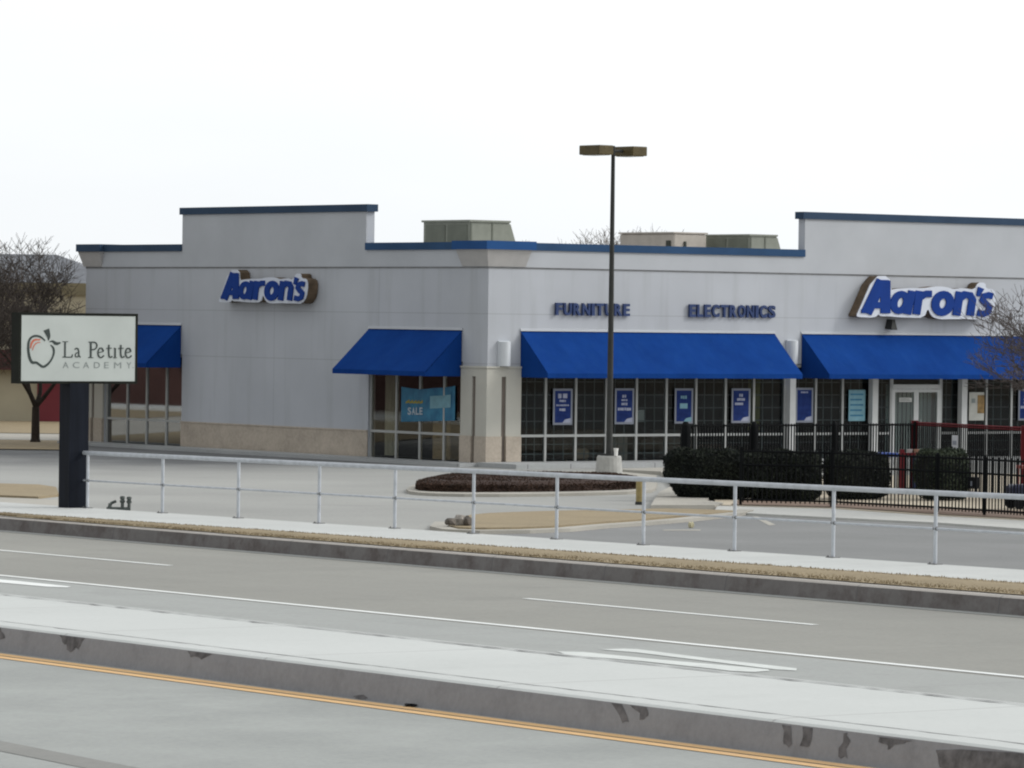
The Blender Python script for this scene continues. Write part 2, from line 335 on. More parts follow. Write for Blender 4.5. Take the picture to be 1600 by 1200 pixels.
# street objects are built in the street frame (local x = -n, local y = s) so that streaks and joints follow the street
def SL(s, n, dz=0): return (-n, s, sz(s) - S0.z + dz)
def street_obj(name, mb, m, **kw):
    o = mb.build(name, m, fix=False, **kw); o.location = S0; o.rotation_euler = (0, 0, THS); return o
S_STEPS = [-110, -90, -60] + [x for x in range(-56, 42, 4)] + [60, 90, 140]
def sweep(prof, ss=S_STEPS):
    """prof: list of (n0, k, dz); n = n0 - k*s"""
    mb = MB(); rows = []
    for s in ss: rows.append([SL(s, n0 - k * sk(s), dz) for n0, k, dz in prof])
    m = len(prof); vs = [p for r in rows for p in r]
    fs = [(i * m + j, i * m + j + 1, (i + 1) * m + j + 1, (i + 1) * m + j) for i in range(len(ss) - 1) for j in range(m - 1)]
    mb.add(vs, fs); return mb
def frange(a, b, n): return [a + (b - a) * i / n for i in range(n + 1)]

# ground: one sheet out to the horizon, with the step down from street to lot
g = MB(); ns = [-3500, -60, -.5, -.04, 60, 3500]; ss = [-3500, -110, -60, 40, 140, 3500]
vs = []
for s in ss:
    for n in ns:
        zz = -.04 if n < -.3 else (sz(s) - .75)
        p = S0 + SD * s + ND * n; vs.append((p.x, p.y, zz))
g.add(vs, [(i * 6 + j, i * 6 + j + 1, (i + 1) * 6 + j + 1, (i + 1) * 6 + j) for i in range(5) for j in range(5)])
g.build('ground', M_GROUND, fix=False, kind='structure')

street_obj('sidewalk', sweep([(-.1, 0, -1.0), (-.1, 0, -.015), (-.085, 0, 0), (2.5, 0, 0), (3.2, .03, -.055)]), M_WALK, kind='structure')
kerb = sweep([(3.2, .03, -.05), (3.5, .041, -.048), (3.56, .041, -.07)])
street_obj('kerb', kerb, M_CURB, kind='structure')
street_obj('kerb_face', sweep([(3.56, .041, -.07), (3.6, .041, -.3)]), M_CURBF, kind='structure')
street_obj('road', sweep([(3.58, .041, -.29), (11.16, .034, -.29)]), M_ROAD, kind='structure')
street_obj('turn_lane', sweep([(11.16, .034, -.29), (14.55, .034, -.29)]), M_LANE, kind='structure')
street_obj('gutter', sweep([(3.6, .041, -.284), (3.85, .041, -.284)]), M_LANE, kind='structure')
street_obj('median', sweep([(14.42, .035, -.30), (14.46, .035, -.155), (14.5, .035, -.14), (17.3, .04, -.13), (17.56, .04, -.14), (17.6, .04, -.16)]), M_MEDIAN, kind='structure')
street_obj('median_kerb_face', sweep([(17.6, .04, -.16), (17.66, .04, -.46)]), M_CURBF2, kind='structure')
street_obj('near_road', sweep([(17.6, .04, -.44), (24.2, .04, -.44), (60, 0, -.44)]), M_NEAR, kind='structure')
# grass strip between sidewalk and kerb: base sheet that pinches out towards the far left, with stubble on it
def gin(s): 
    t = max(0, min(1, (s - 2.5) / 10)); return 2.5 + t * (.60 - .03 * 10) + (0 if s < 12 else .03 * (12 - sk(s)))
mb = MB(); ss = [x * .5 for x in range(-180, 25)]; vs = []
rg = random.Random(3)
for s in ss:
    a = 2.48 + max(0, s - 2.0) * .036 + rg.uniform(-.05, .05); b = 3.36 - .036 * s + rg.uniform(-.03, .04)
    a = min(a, b - .01); vs += [SL(s, a, .006), SL(s, (a + b) / 2, .02), SL(s, b, -.035)]
mb.add(vs, [(i * 3 + j, i * 3 + j + 1, i * 3 + j + 4, i * 3 + j + 3) for i in range(len(ss) - 1) for j in range(2)])
street_obj('grass_strip', mb, M_GRASS, kind='structure')
def blades(mb, p, rnd, h, w, n=1):
    for _ in range(n):
        a = rnd.uniform(0, pi); dx = cos(a) * w; dy = sin(a) * w; lx = rnd.uniform(-.6, .6) * h; ly = rnd.uniform(-.6, .6) * h; hh = h * rnd.uniform(.5, 1.2)
        mb.add([(p[0] - dx, p[1] - dy, p[2]), (p[0] + dx, p[1] + dy, p[2]), (p[0] + lx, p[1] + ly, p[2] + hh)], [(0, 1, 2)])
mb = MB()
for _ in range(26000):
    s = rg.uniform(-24, 11); a = 2.5 + max(0, s - 2.0) * .036; b = 3.34 - .036 * s
    if b - a < .03: continue
    n = rg.uniform(a - .03, b + .02); blades(mb, SL(s, n, -.0 - .03 * (n - a) / (b - a)), rg, .03, .012)
street_obj('grass_blades', mb, M_STUBBLE, label='short dry tan grass growing along the kerb strip', cat='grass', kind='stuff')

# median joints along both edges
for nm, n0, k, w in (('median_joint', 14.66, .035, .045), ('median_joint', 17.27, .04, .028)):
    mb = MB(); rq = random.Random(9); rows = []
    for i_ in range(0, 520):
        s_ = -60 + i_ * .22; nn_ = n0 - k * sk(s_) + rq.uniform(-.01, .01); ww = w * rq.choice((.35, .5, .8, 1, 1, 1.5))
        rows += [SL(s_, nn_, -.128), SL(s_, nn_ + ww, -.128)]
    mb.add(rows, [(2 * i_, 2 * i_ + 1, 2 * i_ + 3, 2 * i_ + 2) for i_ in range(519)])
    street_obj(nm, mb, M_STAIN, kind='structure')
# lane lines
def mark(name, rows, m=M_MARK, dz=-.284):
    mb = MB(); vs = []
    for s, n0, n1 in rows: vs += [SL(s, n0, dz), SL(s, n1, dz)]
    mb.add(vs, [(2 * i, 2 * i + 1, 2 * i + 3, 2 * i + 2) for i in range(len(rows) - 1)])
    return street_obj(name, mb, m, kind='structure')
def lin(s0, s1, n, n0, k, w):
    return [(s, n0 - k * sk(s), n0 - k * sk(s) + w) for s in frange(s0, s1, n)]
mark('lane_line', lin(-90, 120, 60, 10.98, .03, .16))
mark('lane_dash', lin(-2.4, 7.2, 6, 7.2, .034, .13))
mark('lane_dash', lin(-19.0, -12.45, 6, 7.28, .036, .13))
mark('lane_dash', lin(-35, -28.5, 6, 7.28, .036, .13))
mark('lane_dash', lin(16, 23, 6, 7.2, .034, .13))
mark('yellow_line', lin(-90, 120, 60, 17.88, .035, .17), M_YMARK, -.434)
mark('yellow_line', lin(-90, 120, 60, 18.10, .035, .17), M_YMARK, -.434)
mark('sealed_joint', [(s_, 24.2 + (-26.96 - s_) * .10, 24.62 + (-26.96 - s_) * .10) for s_ in (10, 0, -10, -20, -26, -32, -40)], pavement('sealer_strip', (.25, .25, .235), (.21, .21, .2), big=1), -.436)
# turn arrow painted in the lane, and the end of the marking further up
def flat(name, pts, m, dz, **kw):
    mb = MB(); mb.add([SL(s, n, dz) for s, n in pts], [tuple(range(len(pts)))]); return street_obj(name, mb, m, **kw)
M_WORN = pavement('worn_white_paint', (.64, .665, .64), (.54, .56, .54), big=1.5, fine=.2, sa=.45, stain=(.42, .43, .42), stsc=2.5)
flat('turn_arrow', [(-21.41, 13.24), (-21.45, 12.91), (-21.58, 12.82), (-23.15, 13.04), (-24.93, 13.19), (-25.2, 13.42), (-24.96, 13.51), (-23.68, 13.36), (-22.04, 13.18)], M_WORN, -.284, kind='structure')
flat('turn_arrow', [(-21.45, 13.87), (-21.68, 13.66), (-23.08, 13.66), (-24.27, 13.58), (-24.88, 13.55), (-25.09, 13.7), (-25.14, 13.95), (-24.91, 14.08), (-24.55, 14.04), (-23.24, 14.0), (-21.94, 14.1)], M_WORN, -.284, kind='structure')
flat('turn_arrow', [(-1.5, 11.9), (-5.4, 11.75), (-7.0, 11.82), (-7.2, 12.0), (-6.9, 12.15), (-1.5, 12.35)], M_MARK, -.284, kind='structure')
# rubber and drip marks on the face of the median kerb, debris at its foot
mb = MB()
def fpt(s, t): # t 0 top .. 1 bottom of the face
    n0 = 17.6 + .06 * t - .04 * sk(s); return SL(s, n0 + .004, -.16 - .30 * t)
for pts in ([(-29.0, .02), (-29.15, .02), (-29.32, .55), (-29.22, .6)], [(-29.3, .02), (-29.55, .02), (-29.62, .3), (-29.5, .38)],
            [(-31.65, .05), (-31.78, .05), (-31.85, .6), (-31.72, .65)], [(-31.95, .03), (-32.08, .03), (-32.12, .55), (-31.98, .6)], [(-32.55, .1), (-32.65, .1), (-32.65, .75), (-32.55, .75)],
            [(-33.0, .05), (-33.5, .05), (-33.35, .2), (-33.2, .38), (-33.12, .2)], [(-33.85, .2), (-34.9, .02), (-35.6, .05), (-35.6, .98), (-34.3, .9), (-33.95, .7)],
            [(-17.9, .02), (-18.5, .02), (-18.4, .4), (-18.2, .55), (-18.05, .3)], [(-20.8, .02), (-21.4, .02), (-21.2, .25), (-20.95, .2)], [(-15.9, .0), (-16.4, .02), (-16.6, .35), (-16.2, .55), (-15.9, .5)], [(-24.4, .8), (-24.7, .8), (-24.65, .95), (-24.45, .95)]):
    q_ = []; rj = random.Random(int(abs(pts[0][0] * 100)))
    for (s0_, t0_), (s1_, t1_) in zip(pts, pts[1:] + pts[:1]):
        for k_ in range(3): q_.append((s0_ + (s1_ - s0_) * k_ / 3 + rj.uniform(-.03, .03), max(.01, min(.98, t0_ + (t1_ - t0_) * k_ / 3 + (rj.uniform(-.06, .06) if t0_ > .06 else 0)))))
    mb.add([fpt(s, t) for s, t in q_], [tuple(range(len(q_)))])
street_obj('kerb_stains', mb, M_STAIN, kind='structure')

def poly_sheet(name, pts, z, m, thick=0, **kw):
    mb = MB()
    if thick: mb.prism(pts, lambda a, b, d: (a, b, d), z - thick, z)
    else: mb.add([(x, y, z) for x, y in pts], [tuple(range(len(pts)))])
    o = mb.build(name, m, **kw)
    if not thick and o.data.polygons[0].normal.z < 0: o.data.flip_normals()
    return o
def fine_sheet(name, z, m, x0, x1, y0, y1):
    mb = MB(); mb.add([(x0, y0, z), (x1, y0, z), (x1, y1, z), (x0, y1, z)], [(0, 1, 2, 3)]); return mb.build(name, m, fix=False, kind='structure')
# parking lot: edge follows the back of the sidewalk
lot = [tuple((S0 + SD * s + ND * -.1)[:2]) for s in (-90, 60)]
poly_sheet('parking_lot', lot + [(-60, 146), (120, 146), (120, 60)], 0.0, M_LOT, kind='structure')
poly_sheet('asphalt_drive', [(-.69, 89.26), (1.05, 90.42), (4.77, 97.91), (6.76, 96.04), (8.82, 94.27), (10.34, 91.9), (11.6, 89.72), (30, 60), (22, 55), (9.85, 76.09), (-.67, 87.6)], .004, M_ASPH, kind='structure')
fine_sheet('grass_verge', .03, M_GRASS, -90, -13.2, 136.5, 146)
fine_sheet('side_road', .034, M_PALE, -90, 0, 146, 153.5)
fine_sheet('grass_verge', .05, M_GRASS, -90, 0, 153.5, 171)
poly_sheet('grass_patch', [(-16, 109.6), (-12.98, 109.29), (-11.23, 108.67), (-10.67, 107.26), (-10.17, 102.87), (-10.49, 101.51), (-12.18, 102.58), (-16, 104)], .05, M_GRASS, .05, kind='structure')
poly_sheet('path', [(-16, 104), (-12.14, 102.23), (-10.47, 101.34), (-9.7, 100.5), (-9.3, 96.5), (-8.9, 91.5), (-12, 95.5), (-16, 101)], .012, M_PALE, kind='structure')
# grass island in the lot with its kerb
isle = curve([(-1.22, 89.66), (-1.07, 92.84), (-.7, 95.06), (.3, 96.3), (1.4, 97.27), (2.79, 98.35), (3.5, 98.89), (4.79, 98.31), (4.9, 97.8), (3.55, 95.3), (2.66, 93.4), (1.83, 91.9), (1.04, 90.1), (.28, 89.2), (-.71, 88.6), (-1.1, 88.9)], 1)
poly_sheet('grass_island', isle, .085, M_GRASS, .08, kind='structure')
def kerb_line(name, pts, w, h, m=M_PALE):
    mb = MB(); mb.stroke(pts, w, lambda a, b, d: (a, b, d), 0, h); return mb.build(name, m, kind='structure')
kerb_line('island_kerb', [(-1.34, 91.3), (-1.4, 89.3), (-1.15, 88.2), (-.6, 87.9), (.28, 88.35), (1.03, 89.2), (1.81, 90.9), (2.61, 92.3), (3.5, 94.1), (4.75, 97.2), (4.95, 98.2), (5.1, 99.0)], .34, .075)
# planted bed with the lamp
bed = curve([(-2.27, 107.6), (-2.14, 110.0), (-1.7, 112.4), (-.9, 114.2), (.2, 114.8), (2.6, 114.8), (3.2, 113.8), (3.1, 111.5), (2.95, 109.6), (1.09, 107.71), (-.79, 106.73), (-1.76, 106.76)], 1)
kb = curve([(-2.5, 107.3), (-2.4, 110.9), (-1.85, 115.9), (-1.2, 119.9), (-.2, 121.8), (3.9, 122.6), (3.6, 112), (3.3, 108.9), (1.2, 106.7), (-.75, 105.6), (-2.0, 105.9)], 1)
poly_sheet('planting_island', kb, .07, M_PALE, .07, kind='structure')
cx = sum(p[0] for p in bed) / len(bed); cy = sum(p[1] for p in bed) / len(bed)
mb = MB(); n = len(bed); rings = [(1, .06), (.985, .25), (.85, .32), (.4, .33)]; vs = []
for k, z in rings: vs += [(cx + (x - cx) * k, cy + (y - cy) * k, z) for x, y in bed]
mb.add(vs, [(r * n + i, r * n + (i + 1) % n, (r + 1) * n + (i + 1) % n, (r + 1) * n + i) for r in range(3) for i in range(n)] + [tuple(3 * n + i for i in range(n))])
mb.build('planting_bed', M_MULCH, smooth=True, kind='structure')
mb = MB(); rb = random.Random(11)
for _ in range(24000):
    i = rb.randrange(n); k = math.sqrt(rb.random()) * 1.0 if _ < 14000 else rb.uniform(.975, 1.005); t = rb.random(); a = bed[i]; b = bed[(i + 1) % n]
    x = cx + ((a[0] + (b[0] - a[0]) * t) - cx) * k; y = cy + ((a[1] + (b[1] - a[1]) * t) - cy) * k
    z = .32 if k < .85 else (.31 - (k - .85) / .15 * .07 if k < .975 else rb.uniform(.07, .25))
    blades(mb, (x, y, z - .015), rb, .045, .03)
mb.build('bed_ground_cover', M_MULCHL, fix=False, label='low brown dormant plants covering the island bed around the lamp', cat='ground cover', kind='stuff')
poly_sheet('walkway', [(2.6, 123.4), (5.2, 126.4), (5.6, 118), (4.9, 108), (4.4, 103.2), (4.75, 101.9), (4.5, 100.6), (3.07, 100.0), (3.5, 107.6), (4.0, 112.3), (4.0, 122)], .10, M_PALE, .1, kind='structure')
# concrete band and play yard surface behind the iron fence
band_far = [(4.6, 101.5), (5.0, 101.23), (7.08, 100.54), (9.12, 97.49), (10.78, 95.85), (20, 88)]
band_near = [(4.4, 98.6), (4.78, 98.07), (6.77, 96.19), (8.83, 94.42), (10.35, 92.04), (19, 82)]
poly_sheet('concrete_band', band_near + band_far[::-1], .05, pavement('band_concrete', (.50, .50, .475), (.42, .42, .40), big=.5, sa=.25), .05, kind='structure')
poly_sheet('play_yard', [(4.6, 101.6), (5.0, 101.35), (7.08, 100.66), (9.2, 97.6), (10.86, 95.95), (20, 88.2), (40, 120), (20, 130), (12, 124), (5.4, 118), (4.7, 106)], .06, pavement('tan_yard_concrete', (.52, .46, .36), (.44, .38, .3), big=.6, sa=.2), .06, kind='structure')
poly_sheet('mulch_strip', [(4.9, 101.55), (7.3, 100.8), (9.35, 97.75), (10.95, 96.1), (19.5, 89.2), (22, 94), (12.4, 99.6), (10.5, 100.8), (8.2, 102.6), (5.2, 104)], .075, M_REDMULCH, kind='structure')

# small painted marks in the lot
poly_sheet('parking_stripe', [(5.14, 97.0), (5.26, 97.12), (5.42, 93.3), (5.27, 92.9)], .009, M_PALE, kind='structure')
poly_sheet('parking_stripe', [(3.05, 90.5), (3.79, 90.77), (3.76, 90.3), (3.0, 90.1)], .009, M_PALE, kind='structure')

# ================================================================== STORE BUILDING
THB = .6518; BC = (-.689, 126.985, 0)
def bldg_thing(name, label, cat, loc, group=None):
    c, s = cos(THB), sin(THB)
    return thing(name, label, cat, (BC[0] + c * loc[0] - s * loc[1], BC[1] + s * loc[0] + c * loc[1], loc[2]), THB, group)
# local frame: x along the entrance front (away right), y along the street side (away left)
LX, LY = 32.3, 21.0
store = bldg_thing('store_building', 'long single-storey grey stucco store with blue awnings and blue coping', 'store', (0, 0, 0))
w = MB(); T = .25
FR = [(1.15, 11.0), (11.2, 21.1), (21.3, 31.15)]                    # entrance front openings
FL = [(1.15, 5.67), (15.45, 19.85)]                                # street side openings
# entrance front
xs = [0]; 
for a, b in FR: xs += [a, b]
xs.append(LX)
for i in range(0, len(xs), 2): w.box(xs[i], xs[i + 1], 0, T, 0, 2.9)
w.box(0, LX, 0, T, 2.9, 6.04)
w.box(11.56, 20.75, 0, T, 6.04, 7.15)
ys = [T]
for a, b in FL: ys += [a, b]
ys.append(LY)
for i in range(0, len(ys), 2): w.box(0, T, ys[i], ys[i + 1], 0, 2.9)
w.box(0, T, T, LY, 2.9, 6.04)
w.box(0, T, 5.82, 15.46, 6.04, 7.15)
w.box(T, LX, LY - T, LY, 0, 6.04); w.box(LX - T, LX, T, LY - T, 0, 6.04)
w.build('wall', M_STUCCO, store)
m = MB(); m.box(T, LX - T, T, LY - T, 5.45, 5.62); m.build('roof', M_ROOF, store)
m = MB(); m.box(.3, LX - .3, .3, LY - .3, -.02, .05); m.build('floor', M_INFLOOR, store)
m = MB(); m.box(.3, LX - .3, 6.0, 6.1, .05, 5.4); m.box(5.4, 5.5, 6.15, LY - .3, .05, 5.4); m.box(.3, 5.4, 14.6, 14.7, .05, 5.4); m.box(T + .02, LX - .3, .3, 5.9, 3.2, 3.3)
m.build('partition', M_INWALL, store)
# upper band standing slightly proud
m = MB(); P_ = .04
m.box(-P_, LX, -P_, -.001, 5.56, 6.04); m.box(11.56, 20.75, -P_, -.001, 6.04, 7.15)
m.box(-P_, -.001, 0, LY, 5.56, 6.04); m.box(-P_, -.001, 5.82, 15.46, 6.04, 7.15)
m.build('cornice', M_STUCCO_HI, store)
m = MB(); m.box(-.012, LX, -.012, 0, 5.515, 5.56); m.box(-.012, 0, 0, LY, 5.515, 5.56); m.build('reveal_shadow', M_REVEALSHADOW, store)  # grey strip under the cornice, painted in for the groove's shadow line
# flared corner capitals
def cap(mb, x0, x1, y0, y1, ox0, ox1, oy0, oy1, z0=5.57, z1=6.04):
    mb.hexa([(x0, y0, z0), (x1, y0, z0), (x1, y1, z0), (x0, y1, z0), (x0 - ox0, y0 - oy0, z1), (x1 + ox1, y0 - oy0, z1), (x1 + ox1, y1 + oy1, z1), (x0 - ox0, y1 + oy1, z1)])
m = MB(); cap(m, -.06, 1.25, -.06, 1.15, .16, .1, .16, .1); m.build('corner_capital', mat('capital_stucco', (.46, .45, .44), .9, var=.05, spec=.1), store)
m = MB(); cap(m, -.06, 1.15, 20.0, 21.06, .13, .1, .1, .14); m.build('corner_capital', bpy.data.materials['capital_stucco'], store)
# copings
m = MB(); o_ = .09
m.box(1.46, 11.55, -o_, T + .05, 6.04, 6.25); m.build('coping', M_COPE, store)
m = MB(); m.box(20.76, LX + .1, -o_, T + .05, 6.04, 6.25); m.box(LX - T, LX + .1, T + .05, LY, 6.04, 6.25); m.box(1.3, LX - T, LY - T, LY + o_, 6.04, 6.25); m.build('coping', M_COPE, store)
m = MB(); m.box(-o_, T + .05, 1.36, 5.81, 6.04, 6.25); m.build('coping', M_COPE_B if False else M_COPE, store)
m = MB(); m.box(-o_, T + .05, 15.47, 19.85, 6.04, 6.25); m.build('coping', M_COPE_D, store)
m = MB(); m.box(-.29, 1.45, -.29, 1.35, 6.04, 6.28); m.build('coping', M_COPE_B, store)
m = MB(); m.box(-.24, 1.3, 19.86, 21.24, 6.04, 6.27); m.build('coping', M_COPE_D, store)
m = MB(); m.box(11.46, 20.85, -o_, T + .05, 7.15, 7.36); m.build('coping', M_COPE_D, store)
m = MB(); m.box(-o_, T + .05, 5.72, 15.56, 7.15, 7.36); m.build('coping', M_COPE_D, store)
# piers: cream shafts with grooves, tile bases
cr_ = MB(); cl_ = MB(); st = MB(); sl_ = MB(); st2 = MB(); sl2 = MB()
cr_.box(-.06, .46, -.06, 0, .84, 2.5); cr_.box(.62, 1.15, -.06, 0, .84, 2.5); cr_.box(-.06, 1.15, -.06, 0, 2.5, 2.74); cr_.box(-.09, 1.15, -.09, 0, 2.74, 2.79)
cl_.box(-.06, 0, 0, .46, .84, 2.5); cl_.box(-.06, 0, .62, 1.15, .84, 2.5); cl_.box(-.06, 0, 0, 1.15, 2.5, 2.74); cl_.box(-.09, 0, 0, 1.15, 2.74, 2.79)
st.box(-.09, .46, -.09, 0, 0, .84); st2.box(.62, 1.15, -.09, 0, 0, .84); sl_.box(-.09, 0, 0, .46, 0, .84); sl2.box(-.09, 0, .62, 1.15, 0, .84)
cr_.build('pier', M_CREAM, store); cl_.build('pier', M_CREAM, store)
for q_ in (st, st2, sl_, sl2): q_.build('tile_base', M_STONE, store)
for bx_ in ((.46, .62, -.015, 0, 0, 2.5), (-.015, 0, .46, .62, 0, 2.5), (-.015, 0, 20.35, 20.5, 0, 2.74)): m = MB(); m.box(*bx_); m.build('groove_shade', M_GROOVESHADE, store)  # dark strips painting in the shade of the recessed pier grooves
for (a, b) in ((19.85, 20.35), (20.5, LY + .06)):
    m = MB(); m.box(-.06, 0, a, b, .84, 2.74); m.build('pier', M_CREAM, store); m = MB(); m.box(-.09, 0, a, b, 0, .84); m.build('tile_base', M_STONE, store)
m = MB(); m.box(-.03, 0, 5.67, 15.45, 0, .82); m.box(-.045, 0, 5.67, 15.45, .82, .86); m.build('tile_base', M_STONE, store)

# storefront glazing -------------------------------------------------
def front_window(a, b, muls, rail_gap=None, gmat=M_GLASS, side='R', grille=True):
    D0, D1 = .06, .14
    def B(mb, x0, x1, d0, d1, z0, z1):
        if side == 'R': mb.box(x0, x1, d0, d1, z0, z1)
        else: mb.box(d0, d1, x0, x1, z0, z1)
    f = MB(); wd = .035
    edges = [a + wd] + list(muls) + [b - wd]
    for x in edges: B(f, x - wd, x + wd, D0, D1, .06, 2.9)
    for i in range(len(edges) - 1):
        x0, x1 = edges[i] + wd, edges[i + 1] - wd
        if rail_gap and not (x1 < rail_gap[0] + .02 or x0 > rail_gap[1] - .02): continue
        B(f, x0, x1, D0 + .003, D1 - .003, .81, .88)
        B(f, x0, x1, D0 + .003, D1 - .003, 2.8, 2.88)
    B(f, a, b, D0 - .02, D1 + .02, 0, .06)
    wo = f.build('storefront_window', M_ALU, store)
    g = MB(); gr = MB()
    for i in range(len(edges) - 1):
        x0, x1 = edges[i] + wd, edges[i + 1] - wd
        if rail_gap and not (x1 < rail_gap[0] + .02 or x0 > rail_gap[1] - .02): continue
        B(g, x0, x1, .098, .104, .06, 2.88)
        if grille:
            for k in (1, 2): 
                xx = x0 + (x1 - x0) * k / 3; B(gr, xx - .014, xx + .014, .15, .165, .06, 2.8)
            for z in (.33, .6, 1.25, 1.62, 1.99, 2.36): B(gr, x0, x1, .152, .163, z - .013, z + .013)
    g.build('glass', gmat, wo)
    if grille: gr.build('grille', M_GRID, wo)
    return wo
front_window(1.15, 11.0, [2.12, 3.2, 4.3, 5.4, 6.5, 7.6, 8.71, 9.78])
front_window(11.2, 15.16, [12.17, 13.22, 14.33]); front_window(17.13, 21.1, [17.95, 19.03, 20.07])
front_window(21.3, 31.15, [22.4, 23.5, 24.6, 25.7, 26.8, 27.9, 29.0, 30.1])
front_window(1.15, 5.67, [2.1, 3.25, 4.39], side='L', gmat=glassmat('street_side_glass', (.85, .83, .78), .05), grille=False)
front_window(15.45, 19.85, [16.41, 17.53, 18.63], side='L', gmat=M_GLASS_B, grille=False)
for x in (11.1, 14.33, 17.93, 21.2):
    m = MB(); m.box(x - .11, x + .11, -.14, .05, 0, 2.9); m.build('column', M_WHITE, store)
# doors
for k, (a, b) in enumerate(((15.2, 16.145), (16.15, 17.09))):
    m = MB(); z1 = 2.16
    m.box(a, a + .09, .055, .13, .02, z1); m.box(b - .09, b, .055, .13, .02, z1); m.box(a + .09, b - .09, .055, .13, .02, .27); m.box(a + .09, b - .09, .055, .13, z1 - .09, z1)
    d = m.build('door', M_WHITE, store)
    m = MB(); m.box(a + .09, b - .09, .09, .098, .27, z1 - .09); m.build('glass', M_GLASS_D, d)
    m = MB(); hx = b - .16 if k == 0 else a + .16; m.tube((hx, .02, .95), (hx, .02, 1.25), .014); m.tube((hx, .02, .97), (hx, .06, .97), .01); m.tube((hx, .02, 1.23), (hx, .06, 1.23), .01); m.build('handle', M_ALU, d)
m = MB(); m.box(15.16, 17.13, .05, .14, 2.17, 2.3); m.box(15.16, 17.13, .06, .13, 2.8, 2.88); m.box(15.16, 15.2, .05, .14, 0, 2.9); m.box(17.09, 17.13, .05, .14, 0, 2.9); m.build('door_frame', M_WHITE, store)
m = MB(); m.box(15.2, 17.1, .09, .098, 2.3, 2.8); m.build('transom_glass', M_GLASS, store)
m = MB()
for i in range(22): m.box(15.25 + i * .085, 15.25 + i * .085 + .06, .42 + .02 * (i % 2), .44 + .02 * (i % 2), .05, 2.3)
m.build('door_backing', M_DOORBACK, store)  # pale slats added behind the doors to lighten their glass

# awnings --------------------------------------------------------------
def awning(a, b, side):
    PR, ZT, ZB, ZV = 1.27, 3.78, 2.62, 2.49; th = .02
    f = (lambda x, d, z: (x, -d, z)) if side == 'R' else (lambda x, d, z: (-d, x, z))
    m = MB(); nx = max(2, int((b - a) / .28)); nd = 6; N = []
    # canopy sheet with a slight sag between the ribs
    for s in (0, th):
        for i in range(nx + 1):
            x = a + (b - a) * i / nx; ph = ((x - a) / 1.12) % 1; sag = .03 * abs(sin(pi * ph)) ** .6
            for j in range(nd + 1):
                t = j / nd; N.append(f(x, PR * t + .0, ZT + (ZB - ZT) * t - sag * sin(pi * t) - s))
    W_ = nd + 1; half = (nx + 1) * W_
    fs = []
    for i in range(nx):
        for j in range(nd):
            q = (i * W_ + j, i * W_ + j + 1, (i + 1) * W_ + j + 1, (i + 1) * W_ + j); fs += [q, tuple(half + k for k in q[::-1])]
    m.add(N, fs)
    o = m.build('awning', M_AWN, store)
    v = MB()
    q = [f(a, PR, ZV), f(b, PR, ZV), f(b, PR - th, ZV), f(a, PR - th, ZV), f(a, PR, ZB), f(b, PR, ZB), f(b, PR - th, ZB), f(a, PR - th, ZB)]; v.hexa(q)
    v.build('valance', M_AWN, o)
    for x0, x1 in ((a, a + th), (b - th, b)):
        s = MB(); prof = [(.02, ZV), (PR - th, ZV), (PR - th, ZB - .01), (.02, ZT - .03)]
        s.prism(prof, lambda d, z, x: f(x, d, z), x0, x1); s.build('side_panel', M_AWN, o)
    r = MB()
    for k in range(int((b - a) / 1.12) + 1):
        x = min(b - .04, a + .04 + k * 1.12); r.tube(f(x, .02, ZT - .06), f(x, PR - .03, ZB - .04), .015, n=6)
    r.tube(f(a + .03, PR - .04, ZV + .03), f(b - .03, PR - .04, ZV + .03), .015, n=6); r.build('frame', M_ALU, o)
    t = MB(); t.hexa([f(a - .02, 0, ZT), f(b + .02, 0, ZT), f(b + .02, .05, ZT), f(a - .02, .05, ZT), f(a - .02, 0, ZT + .07), f(b + .02, 0, ZT + .07), f(b + .02, .03, ZT + .06), f(a - .02, .03, ZT + .06)])
    t.build('flashing', M_STUCCO_HI, o)
awning(1.14, 10.48, 'R'); awning(11.51, 20.8, 'R'); awning(21.85, 31.1, 'R'); awning(1.18, 5.68, 'L'); awning(15.5, 19.8, 'L')
# half-round white wall lamps
for x, z in ((.53, 2.80), (11.1, 2.90)):
    m = MB(); n = 10; r = .17
    vs = [(x + r * cos(pi + pi * i / n), -.07 + r * 1.1 * sin(pi + pi * i / n), zz) for zz in (z, z + .68) for i in range(n + 1)]
    m.add(vs, [(i, i + 1, n + 2 + i, n + 1 + i) for i in range(n)] + [tuple(range(n + 1)), tuple(range(2 * n + 1, n, -1)), (0, n + 1, 2 * n + 1, n)])
    lo = m.build('wall_lamp', M_LAMPW, store)
    m = MB(); m.box(x - .19, x + .19, -.07, -.0, z - .02, z + .70); m.build('backplate', M_LAMPW, lo)
# walkway round the entrance front
ap = MB(); ap.box(-.4, 32, -1.9, -.1, -.02, .13); ap.box(-1.0, -.1, -.1, 21, -.02, .1)
ao = ap.build('store_walkway', pavement('walkway_concrete', (.40, .41, .41), (.33, .34, .34), big=.6, joint=(1.5, 400), joint_c=(.2, .2, .2)), kind='structure')
ao.location = (BC[0], BC[1], 0); ao.rotation_euler = (0, 0, THB)

